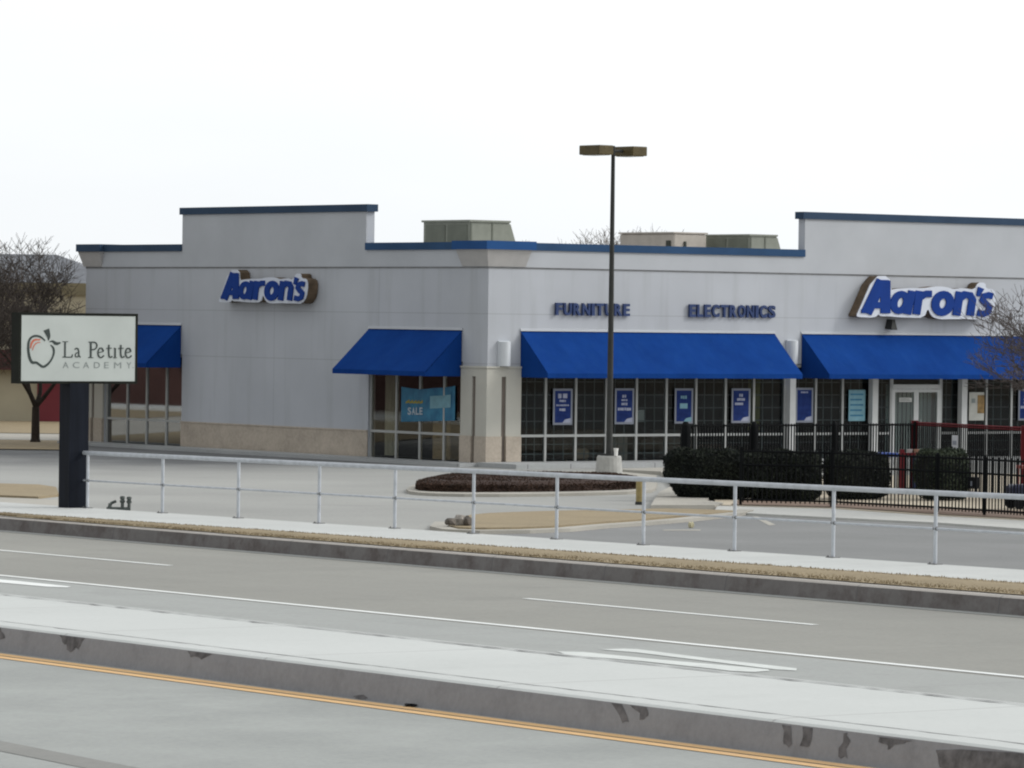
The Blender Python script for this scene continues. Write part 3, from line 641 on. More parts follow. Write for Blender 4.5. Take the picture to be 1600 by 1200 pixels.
# things inside the shop window
def furniture(name, label, cat, loc, build, rz=0):
    t = bldg_thing(name, label, cat, loc); t.rotation_euler[2] += rz; build(t); return t
M_OAK = mat('oak_veneer', (.42, .36, .24), .6, var=.15, sc=3, scale=(1, 1, 6))
M_CLOTH = mat('brown_upholstery', (.16, .13, .12), .9)
M_DRAPE = mat('pale_drape', (.42, .46, .42), .9, var=.2, sc=8, scale=(8, 8, .3))
def dresser(wd, h):
    def b(t):
        m = MB(); m.box(0, .45, 0, wd, .06, h); m.build('carcass', M_OAK, t)
        n = 4
        for i in range(n):
            z0 = .1 + (h - .14) * i / n; z1 = z0 + (h - .14) / n - .02
            m = MB(); m.box(-.015, 0, .03, wd - .03, z0, z1); m.box(-.03, -.015, wd / 2 - .06, wd / 2 + .06, (z0 + z1) / 2 - .01, (z0 + z1) / 2 + .01); m.build('drawer', M_OAK, t)
    return b
furniture('dresser', 'wide oak dresser behind the middle panes of the street side window', 'dresser', (.5, 2.35, .05), dresser(.85, 1.15))
furniture('dresser', 'tall oak dresser behind the pane next to the corner pier', 'dresser', (.5, 1.35, .05), dresser(.55, 1.25))
furniture('dresser', 'oak dresser behind the right end of the awning window beside the sign post', 'dresser', (.6, 15.7, .05), dresser(1.6, .95))
def drape(t):
    m = MB(); n = 14
    m.stroke([(.03 * sin(i * 2.2), i * .04) for i in range(n)], .02, lambda a, b, d: (a, b, d), .1, 2.75); m.build('cloth', M_DRAPE, t)
    m = MB(); m.tube((0, -.05, 2.78), (0, .6, 2.78), .015); m.build('rod', M_ALU, t)
furniture('drape', 'pale hanging drape at the left edge of the street side window', 'drape', (.32, 4.75, .05), drape)
def sofa(t):
    for nm, bx in (('seat', (0, 1.8, 0, .85, .1, .45)), ('backrest', (0, 1.8, .6, .85, .45, .9)), ('armrest', (-.2, 0, 0, .85, .1, .62)), ('armrest', (1.8, 2.0, 0, .85, .1, .62))):
        m = MB(); m.box(*bx); o = m.build(nm, M_CLOTH, t); bv = o.modifiers.new('b', 'BEVEL'); bv.width = .06; bv.segments = 2
def ottoman(t):
    m = MB(); m.box(0, .6, 0, .5, .1, .42); o = m.build('cushion', mat('tan_leather', (.42, .30, .22), .7, var=.2), t); bv = o.modifiers.new('b', 'BEVEL'); bv.width = .08; bv.segments = 2
    for x in (.05, .5):
        for y in (.05, .4): m = MB(); m.box(x, x + .05, y, y + .05, 0, .1); m.build('leg', M_OAK, t)
furniture('ottoman', 'small tan ottoman low behind the glass left of the lamp pedestal', 'ottoman', (3.35, .35, .05), ottoman)
def cabinet(t):
    m = MB(); m.box(0, .75, 0, .4, 0, .78); m.build('carcass', mat('taupe_laminate', (.26, .22, .2), .6, var=.2, sc=3), t)
    for x in (.02, .385): m = MB(); m.box(x, x + .345, -.018, 0, .05, .74); m.build('door', mat('taupe_laminate_door', (.3, .255, .23), .6), t)
furniture('cabinet', 'low taupe cabinet behind the glass right of the lamp pole', 'cabinet', (4.6, .4, .05), cabinet)
def curtain(t):
    m = MB(); m.stroke([(i * .04, .03 * sin(i * 2)) for i in range(12)], .015, lambda a, b, d: (a, b, d), .9, 2.75); m.build('cloth', mat('olive_drape', (.3, .28, .1), .9, var=.25, sc=6, scale=(8, 8, .3)), t)
    m = MB(); m.tube((-.05, 0, 2.78), (.5, 0, 2.78), .012); m.build('rod', M_ALU, t)
furniture('curtain', 'olive curtain hanging in the last pane left of the first white column', 'curtain', (9.85, .4, .05), curtain)
furniture('sofa', 'brown sofa behind the glass near the lamp pole', 'sofa', (3.6, .9, .05), sofa)
furniture('sofa', 'brown sofa behind the glass between the third and fourth posters', 'sofa', (7.2, 1.0, .05), sofa)

# rooftop units -----------------------------------------------------------
def rooftop_unit(label, x, y, z1, wy, wx, kind):
    z0 = 5.62; h = z1 - z0; t = bldg_thing('rooftop_unit', label, 'rooftop unit', (x, y, z0), 'rooftop air conditioning units')
    if kind == 'green':
        m = MB(); m.box(0, wx, 0, wy, .0, h - .06); m.build('cabinet', M_HVACL, t)
        for a, b in ((.12, wy / 2 - .06), (wy / 2 + .06, wy - .12)): m = MB(); m.box(-.02, 0, a, b, .1, h - .14); m.build('coil_panel', M_HVAC, t)  # left panels in darker metal, painting in that side's shade
        m = MB(); m.box(-.05, wx + .02, -.04, wy + .05, h - .06, h); m.build('lid', M_HVACL, t)
        for xx in (.02, wx * .55): m = MB(); m.box(xx, xx + .04, -.018, 0, .05, h - .08); m.build('seam', M_HVAC, t)
        m = MB(); m.hexa([(wx, .05, .0), (wx + .55, .05, 0), (wx + .55, wy - .5, 0), (wx, wy - .5, 0), (wx, .05, h - .1), (wx + .08, .05, h - .1), (wx + .08, wy - .5, h - .1), (wx, wy - .5, h - .1)]); m.build('intake_hood', M_HVACL, t)
        m = MB(); m.box(-.05, .25, wy + .05, wy + .3, 0, h * .45); m.build('disconnect_box', M_HVAC, t)
    else:
        m = MB(); m.box(0, wx, 0, wy, 0, h - .05); o = m.build('cabinet', M_HVACB, t); bv = o.modifiers.new('b', 'BEVEL'); bv.width = .06; bv.segments = 2
        m = MB(); m.box(-.03, wx + .03, -.03, wy + .03, h - .05, h); m.build('lid', M_HVACB, t)
        m = MB(); m.tube((wx * .55, -.02, h * .45), (wx * .55, 0, h * .45), .24, n=18); m.build('access_disc', M_HVACL, t)
        m = MB(); m.box(wx * .3, wx * .36, -.05, 0, h * .6, h * .78); m.build('latch', M_HVACD, t); m = MB(); m.box(-.05, 0, .15, .35, h * .55, h * .8); m.build('vent', M_HVACD, t)
rooftop_unit('grey-green rooftop unit standing alone left of the lamp pole', 3.75, 5.9, 7.0, 2.3, 1.45, 'green')
rooftop_unit('grey-green rooftop unit beside the raised right parapet', 20.6, 13.1, 6.98, 2.3, 1.15, 'green')
rooftop_unit('beige rooftop unit right of the lamp pole', 18.6, 14.6, 7.02, 2.85, 1.4, 'beige')

# ================================================================== SIGNS ON THE STORE
# backing outline in a 0..1 x 0..1 box (x left to right as read, y up), traced as its own shape
raw = [(436, 776), (452, 742), (552, 492), (660, 488), (668, 592), (700, 580), (800, 572), (900, 572), (948, 562), (1000, 556), (1060, 560), (1105, 576), (1180, 565), (1258, 578), (1282, 522), (1335, 524), (1338, 566), (1396, 570), (1412, 625), (1398, 735), (1350, 795), (1270, 792), (1100, 792), (1010, 796), (955, 775), (930, 712), (905, 786), (800, 786), (720, 784), (660, 778), (600, 779), (588, 764), (560, 790), (450, 788)]
X0, X1, Y0, Y1 = 436, 1412, 488, 796
def N(p): return ((p[0] - X0) / (X1 - X0), (Y1 - p[1]) / (Y1 - Y0))
backing = [N(p) for p in curve(raw, 1)]
def letters_strokes():
    L = []
    L.append(([(500, 758), (605, 522)], 62)); L.append(([(628, 522), (632, 758)], 56)); L.append(([(530, 700), (625, 700)], 38)); L.append(([(577, 540), (650, 540)], 36)); L.append(([(466, 745), (535, 745)], 22))
    def ring(cx, cy, rx, ry, sh=.15): return [(cx + rx * cos(a) - sh * ry * sin(a) * -1 * -1 * (-1) if False else cx + rx * cos(a) + sh * (-ry * sin(a)) * -1 * -1, cy + ry * sin(a)) for a in [2 * pi * i / 20 for i in range(20)]]
    L.append((ring(733, 678, 44, 60, .15), 40, True)); L.append(([(815, 592), (782, 762)], 42))
    L.append(([(868, 592), (845, 762)], 44)); L.append(([(868, 640), (905, 612), (952, 612)], 40))
    L.append((ring(1030, 680, 52, 64, .1), 46, True))
    L.append(([(1150, 592), (1126, 766)], 46)); L.append(([(1148, 640), (1185, 612), (1222, 618), (1240, 650), (1232, 700), (1224, 766)], 44))
    L.append(([(1300, 562), (1278, 622)], [40, 22]))
    L.append(([(1384, 622), (1355, 614), (1322, 622), (1310, 650), (1338, 680), (1362, 700), (1352, 738), (1318, 752), (1276, 742)], 38))
    return L
def store_sign(label, side, u0, u1, z0, z1, depth):
    # u0 = reading left edge, u1 = reading right edge in the facade coordinate
    lab = thing('wall_sign', label, 'sign', (0, 0, 0), 0, 'raised letter signs on the store walls')
    if side == 'R': t = lab; wl = Vector((u0, 0, z0))
    else: t = lab; wl = Vector((0, u0, z0))
    c, s = cos(THB), sin(THB); t.location = (BC[0] + c * wl.x - s * wl.y, BC[1] + s * wl.x + c * wl.y, wl.z); t.rotation_euler = (0, 0, THB)
    W_, H_ = u1 - u0, z1 - z0
    if side == 'R': fn = lambda a, b, d: (a * W_, -d, b * H_)
    else: fn = lambda a, b, d: (-d, a * W_, b * H_)
    m = MB(); m.prism(backing, fn, 0.02, depth - .03); m.build('sign_return', M_SIGNBR, t)
    m = MB(); m.prism(backing, fn, depth - .03, depth); m.build('white_face', M_SIGNW, t)
    m = MB()
    for i, q in enumerate(letters_strokes()):
        pts, wd = q[0], q[1]; cl = len(q) > 2
        pts = [(a, b) for a, b in pts]
        # stroke in raw units, then map
        m.stroke(pts if cl or len(pts) < 3 else pts if len(pts) > 5 else curve(pts, 1, False), [x * 1.1 for x in wd] if isinstance(wd, list) else wd * 1.22, lambda a, b, d: fn(*N((a, b)), d), depth + .001, depth + .03 + i * .0008, closed=cl)
    m.build('lettering', M_BLUE, t)
    if side == 'R':
        m = MB(); m.hexa([(1.48, -.3, -.33), (1.72, -.3, -.33), (1.72, 0, -.3), (1.48, 0, -.3), (1.56, -.25, -.02), (1.66, -.25, -.02), (1.66, 0, -.02), (1.56, 0, -.02)]); m.build('bracket', M_POLE, t)
    return t
store_sign('large blue and white raised letter sign above the entrance awning', 'R', 13.3, 18.92, 4.26, 5.53, .40)
store_sign('smaller blue and white raised letter sign with rusty sides on the street side wall', 'L', 12.88, 8.22, 4.47, 5.47, .40)

# font glyphs fitted into boxes -------------------------------------------
_gc = {}
def glyph(ch, offset=0, ext=.5):
    key = (ch, offset)
    if key not in _gc:
        cu = bpy.data.curves.new('g', 'FONT'); cu.body = ch; cu.offset = offset; cu.extrude = .05; cu.resolution_u = 3
        o = bpy.data.objects.new('g', cu); COL.objects.link(o); dg = bpy.context.evaluated_depsgraph_get(); dg.update()
        me = bpy.data.meshes.new_from_object(o.evaluated_get(dg)); vs = [v.co.copy() for v in me.vertices]; fs = [tuple(p.vertices) for p in me.polygons]
        bpy.data.objects.remove(o); bpy.data.curves.remove(cu); bpy.data.meshes.remove(me)
        x0 = min(v.x for v in vs); x1 = max(v.x for v in vs); y0 = min(v.y for v in vs); y1 = max(v.y for v in vs)
        _gc[key] = ([((v.x - x0) / (x1 - x0), (v.y - y0) / (y1 - y0), (v.z + .05) / .1) for v in vs], fs)
    return _gc[key]
def put_glyph(mb, ch, fn, x0, x1, y0, y1, d0, d1, offset=0):
    vs, fs = glyph(ch, offset); mb.add([fn(x0 + (x1 - x0) * a, y0 + (y1 - y0) * b, d0 + (d1 - d0) * c) for a, b, c in vs], fs)
def word(label, text, x0, x1, z0, z1):
    t = bldg_thing('wall_lettering', label, 'lettering', (x0, 0, z0), 'dark blue words on the entrance front')
    wd = {'I': .42, 'E': .85, 'F': .85, 'L': .82, 'M': 1.2}; ws = [wd.get(c, 1) for c in text]; gap = .2; tot = sum(ws) + gap * (len(text) - 1); k = (x1 - x0) / tot; x = 0
    for c, q in zip(text, ws):
        m = MB(); put_glyph(m, c, lambda a, b, d: (a, -d, b), x * k, (x + q) * k, 0, z1 - z0, .03, .10, .035); m.build('letter', M_LETTER, t); x += q + gap
word('dark blue lettering on the front wall partly behind the lamp pole', 'FURNITURE', 2.32, 4.98, 4.235, 4.585)
word('dark blue lettering on the front wall right of the lamp pole', 'ELECTRONICS', 7.18, 10.43, 4.235, 4.6)

# posters in the windows ----------------------------------------------------
def poster(label, x0, x1, z0, z1, style):
    t = bldg_thing('poster', label, 'poster', (x0, .035, z0), 'posters in the entrance front windows'); W_, H_ = x1 - x0, z1 - z0
    if style != 'teal' and style != 'white':
        m = MB(); b = .06
        m.box(0, W_, 0, .02, 0, b); m.box(0, W_, 0, .02, H_ - b, H_); m.box(0, b, 0, .02, b, H_ - b); m.box(W_ - b, W_, 0, .02, b, H_ - b); m.build('frame', M_POSTERF, t)
        m = MB(); m.box(b, W_ - b, .004, .016, b, H_ - b); m.build('sheet', M_POSTER, t)
        m = MB(); rr = random.Random(hash(style) % 100 if False else sum(map(ord, style)))
        def line(zc, h, w0, n):
            xs_ = W_ / 2 - w0 / 2; 
            for i in range(n): 
                a = xs_ + w0 * i / n; m.box(a, a + w0 / n * rr.uniform(.6, .95), -.002, .004, zc - h / 2 * rr.uniform(.7, 1), zc + h / 2 * rr.uniform(.8, 1))
        if style == 'a': line(H_ * .80, .14, .34, 2); line(H_ * .66, .07, .24, 4); line(H_ * .54, .05, .46, 7); line(H_ * .42, .08, .24, 3)
        if style == 'b': line(H_ * .78, .09, .16, 2); line(H_ * .67, .06, .22, 3); line(H_ * .56, .08, .22, 3); line(H_ * .42, .09, .48, 6)
        if style == 'c': line(H_ * .75, .1, .24, 3); line(H_ * .5, .17, .3, 1)
        if style == 'd': line(H_ * .8, .09, .14, 2); line(H_ * .68, .09, .3, 4); line(H_ * .55, .08, .46, 1)
        if style == 'e': line(H_ * .87, .05, .28, 4)
        m.prism([(W_ * .5, b), (W_ - b, b), (W_ - b, .19), (W_ * .62, .15)], lambda a, bb, d: (a, d, bb), -.002, .004)
        m.build('lettering', M_POSTERW if style != 'c' else M_TEALL, t)
    elif style == 'teal':
        m = MB(); m.box(0, W_, 0, .012, 0, H_); m.build('sheet', M_TEALL, t)
        m = MB()
        for i in range(5): m.box(.06, W_ - .08 - .05 * (i % 2), -.004, 0, H_ * (.15 + .17 * i), H_ * (.15 + .17 * i) + .05)
        m.build('lettering', M_TEAL, t)
    else:
        m = MB(); m.box(0, W_, 0, .012, 0, H_); m.build('sheet', mat('white_paper', (.55, .55, .5), .7), t)
        m = MB(); m.box(W_ * .55, W_, -.006, 0, H_ * .25, H_ * .9); m.build('picture', mat('orange_print', (.38, .24, .09), .6, var=.3, sc=6), t)
        m = MB(); m.box(W_ * .15, W_ * .4, -.006, 0, H_ * .62, H_ * .78); m.build('mark', M_INKL, t)
poster('framed blue poster with two-line white heading nearest the corner pier', 2.36, 3.05, 1.15, 2.17, 'a')
poster('framed blue poster with white band immediately right of the lamp pole', 4.58, 5.28, 1.16, 2.18, 'b')
poster('framed blue poster with pale aqua block in its middle', 6.78, 7.46, 1.17, 2.18, 'c')
poster('framed blue poster with solid white bar left of the white column', 8.91, 9.62, 1.18, 2.18, 'd')
poster('framed plain blue poster immediately right of the first white column', 11.36, 12.04, 1.18, 2.2, 'e')
poster('unframed pale aqua poster left of the entrance doors', 13.43, 14.08, 1.22, 2.14, 'teal')
poster('white poster with an orange picture right of the entrance doors', 18.28, 18.9, 1.22, 2.07, 'white')
poster('framed blue poster at the right edge of the photo', 20.33, 21.0, 1.21, 2.17, 'b')
t = bldg_thing('door_notice', 'small white notice stuck on the left entrance door', 'notice', (15.47, .07, 1.78)); m = MB(); m.box(0, .5, 0, .008, 0, .13); m.build('paper', mat('notice_white', (.6, .6, .57), .7), t)
m = MB(); m.box(.04, .46, -.004, 0, .04, .055); m.box(.06, .4, -.004, 0, .08, .095); m.build('lettering', M_INKL, t)
t = bldg_thing('paper_notice', 'small white paper taped inside the pane between the second and third posters', 'notice', (5.52, .17, 1.22)); m = MB(); m.box(0, .27, 0, .006, 0, .34); m.build('paper', mat('dim_paper', (.5, .5, .48), .8), t)
# banner in the street side window
t = bldg_thing('banner', 'teal vinyl sale banner hung across the street side window', 'banner', (.03, 0, 0))
m = MB(); n = 14
def by(a, b, d=0):     # a 0..1 reading left to right, b 0..1 up
    y = 4.12 - a * 2.55; z = 1.14 + (.10 * a) + b * (1.0 - .07 * sin(pi * a)); 
    if b > .5: z += -.05 * abs(sin(5 * a)) * (b - .5)
    return (.02 - d + .025 * sin(a * 9), y, z)
for i in range(n): m.add([by(i / n, 0), by((i + 1) / n, 0), by((i + 1) / n, .5), by(i / n, .5), by((i + 1) / n, 1), by(i / n, 1)], [(0, 1, 2, 3), (3, 2, 4, 5)])
bn = m.build('sheet', M_TEAL, t); md = bn.modifiers.new('s', 'SOLIDIFY'); md.thickness = .004
m = MB()
for i in range(5): m.add([by(.56 + .36 * i / 5, .38, .012), by(.56 + .36 * (i + 1) / 5, .38, .012), by(.56 + .36 * (i + 1) / 5, .76, .012), by(.56 + .36 * i / 5, .76, .012)], [(0, 1, 2, 3)])
m.build('pale_panel', M_TEALL, t)
m = MB()
for i in range(5): m.add([by(.08 + .34 * i / 5, .53, .012), by(.08 + .34 * (i + 1) / 5, .56, .012), by(.08 + .34 * (i + 1) / 5, .66, .012), by(.08 + .34 * i / 5, .58, .012)], [(0, 1, 2, 3)])
m.build('yellow_stripe', M_YEL, t)
m = MB()
for k, ch in enumerate('SALE'): put_glyph(m, ch, lambda a, b, d: by(a, b, .012 + d), .12 + .078 * k, .185 + .078 * k, .2, .42, 0, .006, .03)
m.build('lettering', M_POSTERW if False else mat('banner_white', (.5, .58, .65), .6), t)

# ================================================================== ACADEMY SIGN
pb = SP(13.0, .12); pb.z -= .1
t = thing('pylon_sign', 'black post sign with a white panel and apple drawing', 'sign', pb, THS)
# local: x = -n ; the panel faces -y (towards the camera side along the street)
m = MB(); m.box(-.21, .21, -.20, .20, 0, 2.5); m.build('post', M_SIGNPOST, t)
cz0 = 2.79 - pb.z + .0; 
bx0, bx1, bz0, bz1 = -1.20, 1.42, 2.79 - pb.z, 4.15 - pb.z
bx0, bx1 = -1.32, 1.31
m = MB(); m.box(bx0, bx1, -.14, .14, bz0, bz1); o = m.build('cabinet', M_SIGNFRAME, t)
m = MB(); e = .05; yq = -.141
m.box(bx0, bx1, -.158, yq, bz1 - e * 1.0, bz1); m.box(bx0, bx1, -.158, yq, bz0, bz0 + e); m.box(bx0, bx0 + .05, -.158, yq, bz0 + e, bz1 - e); m.box(bx1 - e, bx1, -.158, yq, bz0 + e, bz1 - e); m.build('frame', M_SIGNFRAME, t)
px0, px1, pz0, pz1 = bx0 + .05, bx1 - e, bz0 + e, bz1 - e
m = MB(); m.box(px0, px1, -.152, yq, pz0, pz1); pn = m.build('panel', M_PANEL, t)
def sf(X, Y, d): return (px0 + (X - 115) / 1395 * (px1 - px0), -.153 - d, pz1 - (Y - 120) / 795 * (pz1 - pz0))
ink = MB(); q = [0]
def S(pts, w_, sm=1, mb=ink, closed=False):
    q[0] += 1
    if isinstance(w_, (list, tuple)):
        P3 = curve([(a, b, c) for (a, b), c in zip(pts, w_)], sm, closed); ink_p = [(a, b) for a, b, c in P3]; ink_w = [c for a, b, c in P3]
    else: ink_p = curve(pts, sm, closed); ink_w = w_
    mb.stroke(ink_p, ink_w, sf, 0, .003 + q[0] * .0004, closed)
S([(402, 428), (352, 382), (290, 366), (235, 385), (205, 430), (197, 500), (205, 590), (225, 660), (250, 695), (300, 690), (330, 712), (375, 745), (410, 735), (460, 690), (500, 620), (513, 555), (500, 505), (468, 478)], [16, 24, 28, 26, 26, 28, 32, 32, 36, 30, 28, 30, 30, 24, 22, 26, 26, 10])
S([(415, 292), (430, 330), (447, 380), (442, 425)], [74, 62, 42, 10]); S([(455, 442), (490, 428), (535, 466), (590, 450)], [8, 26, 44, 16])
ink.build('apple_drawing', M_INK, pn)
rd = MB(); S([(228, 520), (236, 458), (270, 415), (345, 415)], [14, 26, 28, 14], mb=rd); S([(250, 545), (265, 490), (300, 452), (345, 446)], [8, 14, 14, 8], mb=rd); rd.build('apple_highlight', M_RED, pn)
tx = MB()
def T_(pts, w_, sm=1): S(pts, w_, sm, mb=tx)
T_([(645, 440), (645, 622)], 20, 0); T_([(615, 437), (682, 437)], 9, 0); T_([(617, 624), (735, 624)], 12, 0); T_([(737, 590), (728, 628)], 12, 0)
def aa(x): T_([(765 + x, 530), (785 + x, 512), (812 + x, 530), (814 + x, 610), (836 + x, 624)], 16); T_([(812 + x, 562), (772 + x, 580), (772 + x, 618), (800 + x, 622), (814 + x, 602)], 12)
aa(0)
T_([(960, 445), (960, 625)], 22, 0); T_([(930, 628), (992, 628)], 9, 0); T_([(932, 438), (975, 438)], 9, 0); T_([(962, 440), (1018, 440), (1040, 480), (1015, 528), (962, 532)], 15)
def ee(x): T_([(1050 + x, 568), (1116 + x, 552)], 9, 0); T_([(1116 + x, 552), (1100 + x, 510), (1062 + x, 512), (1045 + x, 570), (1060 + x, 618), (1092 + x, 630), (1122 + x, 600)], 15)
def tt(x): T_([(1182 + x, 470), (1180 + x, 595), (1196 + x, 628), (1226 + x, 612)], 16); T_([(1152 + x, 513), (1216 + x, 511)], 10, 0)
ee(0); tt(0); T_([(1260, 512), (1260, 622)], 17, 0); T_([(1240, 628), (1282, 628)], 8, 0); T_([(1243, 511), (1262, 511)], 8, 0); tt(148); ee(340)
tx.build('lettering', M_INK, pn)
sm_ = MB()
for ch, a, b in (('A', 620, 690), ('C', 742, 822), ('A', 868, 942), ('D', 1002, 1074), ('E', 1128, 1182), ('M', 1250, 1338), ('Y', 1405, 1462)):
    put_glyph(sm_, ch, lambda X, Y, d: sf(X, Y, d), a, b, 756, 682, .0005, .004, .0)
T2 = MB(); sm_.stroke([(1478, 748), (1490, 748)], 9, sf, .0005, .004)
sm_.build('lettering', M_INKL, pn)
m = MB(); m.box(-.24, .24, -.23, .23, -.3, .03); m.build('base', M_POLE, t)

# ================================================================== RAILING
t = thing('railing', 'long galvanised pipe railing along the back of the sidewalk', 'railing', S0, THS)
pos = [12.63, 9.87, 7.22, 4.54, 2.15, -.21, -2.59, -4.95, -7.3, -9.71, -12.07] + [-12.07 - 2.44 * i for i in range(1, 10)]
m = MB(); rs = frange(12.78, -36, 24)
for a, b in zip(rs[:-1], rs[1:]): m.tube(SL(a, .02, 1.06), SL(b, .02, 1.06), .042, n=10, cap=False)
m.build('top_rail', M_RAIL, t, smooth=True)
m = MB()
for a, b in zip(rs[:-1], rs[1:]): m.tube(SL(a, .02, .53), SL(b, .02, .53), .018, n=8, cap=False)
m.build('mid_rail', M_RAIL, t, smooth=True)
rp = random.Random(5)
for i, s in enumerate(pos):
    m = MB(); b = SL(s, .02, 0); tp = SL(s, .02, 1.03); m.tube(b, tp, .03, n=10); o = m.build('post', M_RAIL, t)
    m = MB(); m.box(b[0] - .07, b[0] + .07, b[1] - .09, b[1] + .09, b[2] - .002, b[2] + .014)
    for dx in (-.05, .05): m.tube((b[0] + dx, b[1] + .06, b[2]), (b[0] + dx, b[1] + .06, b[2] + .035), .01, n=6)
    m.build('base_plate', M_RAILD, o)
    m = MB(); m.tube((b[0], b[1] - .035, b[2] + .53), (b[0], b[1] + .035, b[2] + .53), .03, n=8); m.build('fitting', M_RAILD, o)

# ================================================================== LAMP
t = thing('street_lamp', 'tall dark parking lot lamp with two box heads on a concrete pedestal', 'street lamp', (2.55, 118.8, .1), THB)
m = MB(); m.lathe([(.36, 0), (.35, .1), (.32, .46), (.30, .5)], n=20); m.build('pedestal', M_CONC, t)
m = MB(); m.box(-.17, .17, -.17, .17, .5, .55); m.tube((0, 0, .55), (0, 0, 8.45), .088, .05, n=12); m.build('pole', M_POLE, t)
m = MB(); m.tube((-.35, 0, 8.42), (.35, 0, 8.42), .035, n=8); m.tube((0, 0, 8.42), (0, 0, 8.55), .05, n=8); m.build('arm', M_POLE, t)
for sx_ in (-1, 1):
    m = MB(); c_ = sx_ * .56
    m.box(c_ - .24, c_ + .24, -.42, .42, 8.30, 8.545)
    h = m.build('lamp_head', M_FIXT, t); bv = h.modifiers.new('b', 'BEVEL'); bv.width = .02; bv.segments = 2
    m = MB(); m.box(c_ - .18, c_ + .18, -.34, .34, 8.285, 8.299); m.build('lens', M_LENS, h)
t = thing('cup', 'white paper cup standing on the lamp pedestal', 'cup', (2.72, 118.56, .6), 0)
m = MB(); m.lathe([(.045, 0), (.05, .12), (.068, .19), (.068, .2), (.055, .2)], n=14); m.build('cup_body', mat('paper_white', (.8, .8, .78), .6, var=.03), t)

t = thing('bollard', 'short yellow bollard behind the railing at the end of the planted island', 'bollard', (2.9, 102.6, .0), 0)
m = MB(); m.lathe([(.085, 0), (.085, .52), (.06, .57), (.01, .585)], n=14); m.build('post', M_YBOL, t, smooth=False)
m = MB(); m.lathe([(.1, 0), (.1, .06), (.086, .07)], n=14); m.build('base', M_POLE, t)

# valves by the sidewalk
t = thing('valve_assembly', 'small grey pipe valves standing behind the railing beside the post sign', 'valve', (-8.15, 95.6, 0), 0)
for x, h in ((.03, .33), (.17, .32)):
    m = MB(); m.lathe([(.035, 0), (.035, h * .55), (.055, h * .6), (.055, h * .72), (.035, h * .76), (.055, h * .84), (.05, h * .97), (.02, h)], (x, 0), 10); m.build('riser', mat('valve_grey', (.13, .15, .14), .6, var=.4, sc=20) if 'valve_grey' not in bpy.data.materials else bpy.data.materials['valve_grey'], t)
m = MB(); m.tube((-.3, 0, .05), (.2, 0, .05), .05, n=10); m.tube((-.25, 0, .05), (-.22, 0, .17), .04, n=8); m.tube((-.22, 0, .17), (-.1, 0, .22), .03, n=8); m.build('pipe', bpy.data.materials['valve_grey'], t)

# rocks on the island tip
def rock(label, loc, r, seed, m_):
    rr = random.Random(seed); bm = bmesh.new(); bmesh.ops.create_icosphere(bm, subdivisions=2, radius=1)
    for v in bm.verts: k = rr.uniform(.8, 1.12); v.co = Vector((v.co.x * r[0] * k, v.co.y * r[1] * k, max(-.3, v.co.z) * r[2] * k))
    me = bpy.data.meshes.new('rock'); bm.to_mesh(me); bm.free(); me.materials.append(m_); o = bpy.data.objects.new('rock', me); COL.objects.link(o); o.location = loc
    setp(o, label, 'rock', 'rocks on the tip of the grass island')
M_ROCK = mat('pale_rock', (.36, .33, .29), .9, var=.3, sc=6, bmp=.3); M_ROCKD = mat('dark_rock', (.15, .13, .11), .9, var=.3, sc=6, bmp=.3)
rock('pale rounded rock on the left tip of the grass island', (-.98, 89.6, .14), (.16, .2, .16), 1, M_ROCK)
rock('dark rock left of the pale one on the grass island', (-1.17, 89.2, .14), (.12, .15, .11), 2, M_ROCKD)
rock('dark rock right of the pale one against the railing post', (-.82, 89.5, .14), (.1, .15, .15), 3, M_ROCKD)
# small litter
def litter(label, loc, s_, m_, seed=0):
    rr = random.Random(seed); bm = bmesh.new(); bmesh.ops.create_icosphere(bm, subdivisions=2, radius=1)
    for v in bm.verts: k = rr.uniform(.6, 1.2); v.co = Vector((v.co.x * s_[0] * k, v.co.y * s_[1] * k, (v.co.z + .8) * s_[2] * k))
    me = bpy.data.meshes.new('litter'); bm.to_mesh(me); bm.free(); me.materials.append(m_); o = bpy.data.objects.new('litter', me); COL.objects.link(o); o.location = loc; setp(o, label, 'litter')
litter('crumpled pale yellow paper lying on the asphalt drive', (3.62, 91.5, .004), (.065, .065, .07), mat('yellowed_paper', (.6, .55, .36), .8), 4)
p = SP(-25.6, 17.6 + .04 * 25.6 + .12, -.44); litter('small black scrap at the foot of the median kerb', p, (.07, .05, .02), M_BLACK, 5)

# ================================================================== FENCES
def fence(name, label, pts, h, rails, step, m_, post_every=2.4, post_w=.05, pick=.02, top=None):
    t = thing(name, label, 'fence', (pts[0][0], pts[0][1], .06), 0)
    o0 = Vector((pts[0][0], pts[0][1], 0)); R = MB(); K = MB(); posts = []
    for (a, b) in zip(pts[:-1], pts[1:]):
        A = Vector((*a, 0)) - o0; B = Vector((*b, 0)) - o0; L = (B - A).length; d = (B - A) / L
        for z in rails: R.tube(A + Vector((0, 0, z)), B + Vector((0, 0, z)), .022, n=4)
        k = int(L / step)
        for i in range(k): p = A + d * (i + .5) * L / k; K.tube(p + Vector((0, 0, .06)), p + Vector((0, 0, h)), pick / 1.4, n=4)
        nn = max(1, round(L / post_every))
        for i in range(nn + 1):
            p = A + d * L * i / nn
            if not posts or min((p - x).length for x in posts) > .3: posts.append(p)
    R.build('rails', m_ if top is None else top, t); K.build('pickets', m_, t)
    for p in posts:
        m = MB(); m.box(p.x - post_w / 2, p.x + post_w / 2, p.y - post_w / 2, p.y + post_w / 2, -.06, h + .04); m.build('post', m_ if top is None else top, t)
    return t
fence('picket_fence', 'low black iron picket fence in front of the hedges', [(5.12, 101.7), (7.11, 101.2), (9.24, 98.95), (10.14, 97.75), (11.51, 95.6), (14.5, 92.5)], 1.26, (1.2, .9, .12), .105, M_FENCE, post_every=2.3, post_w=.06)
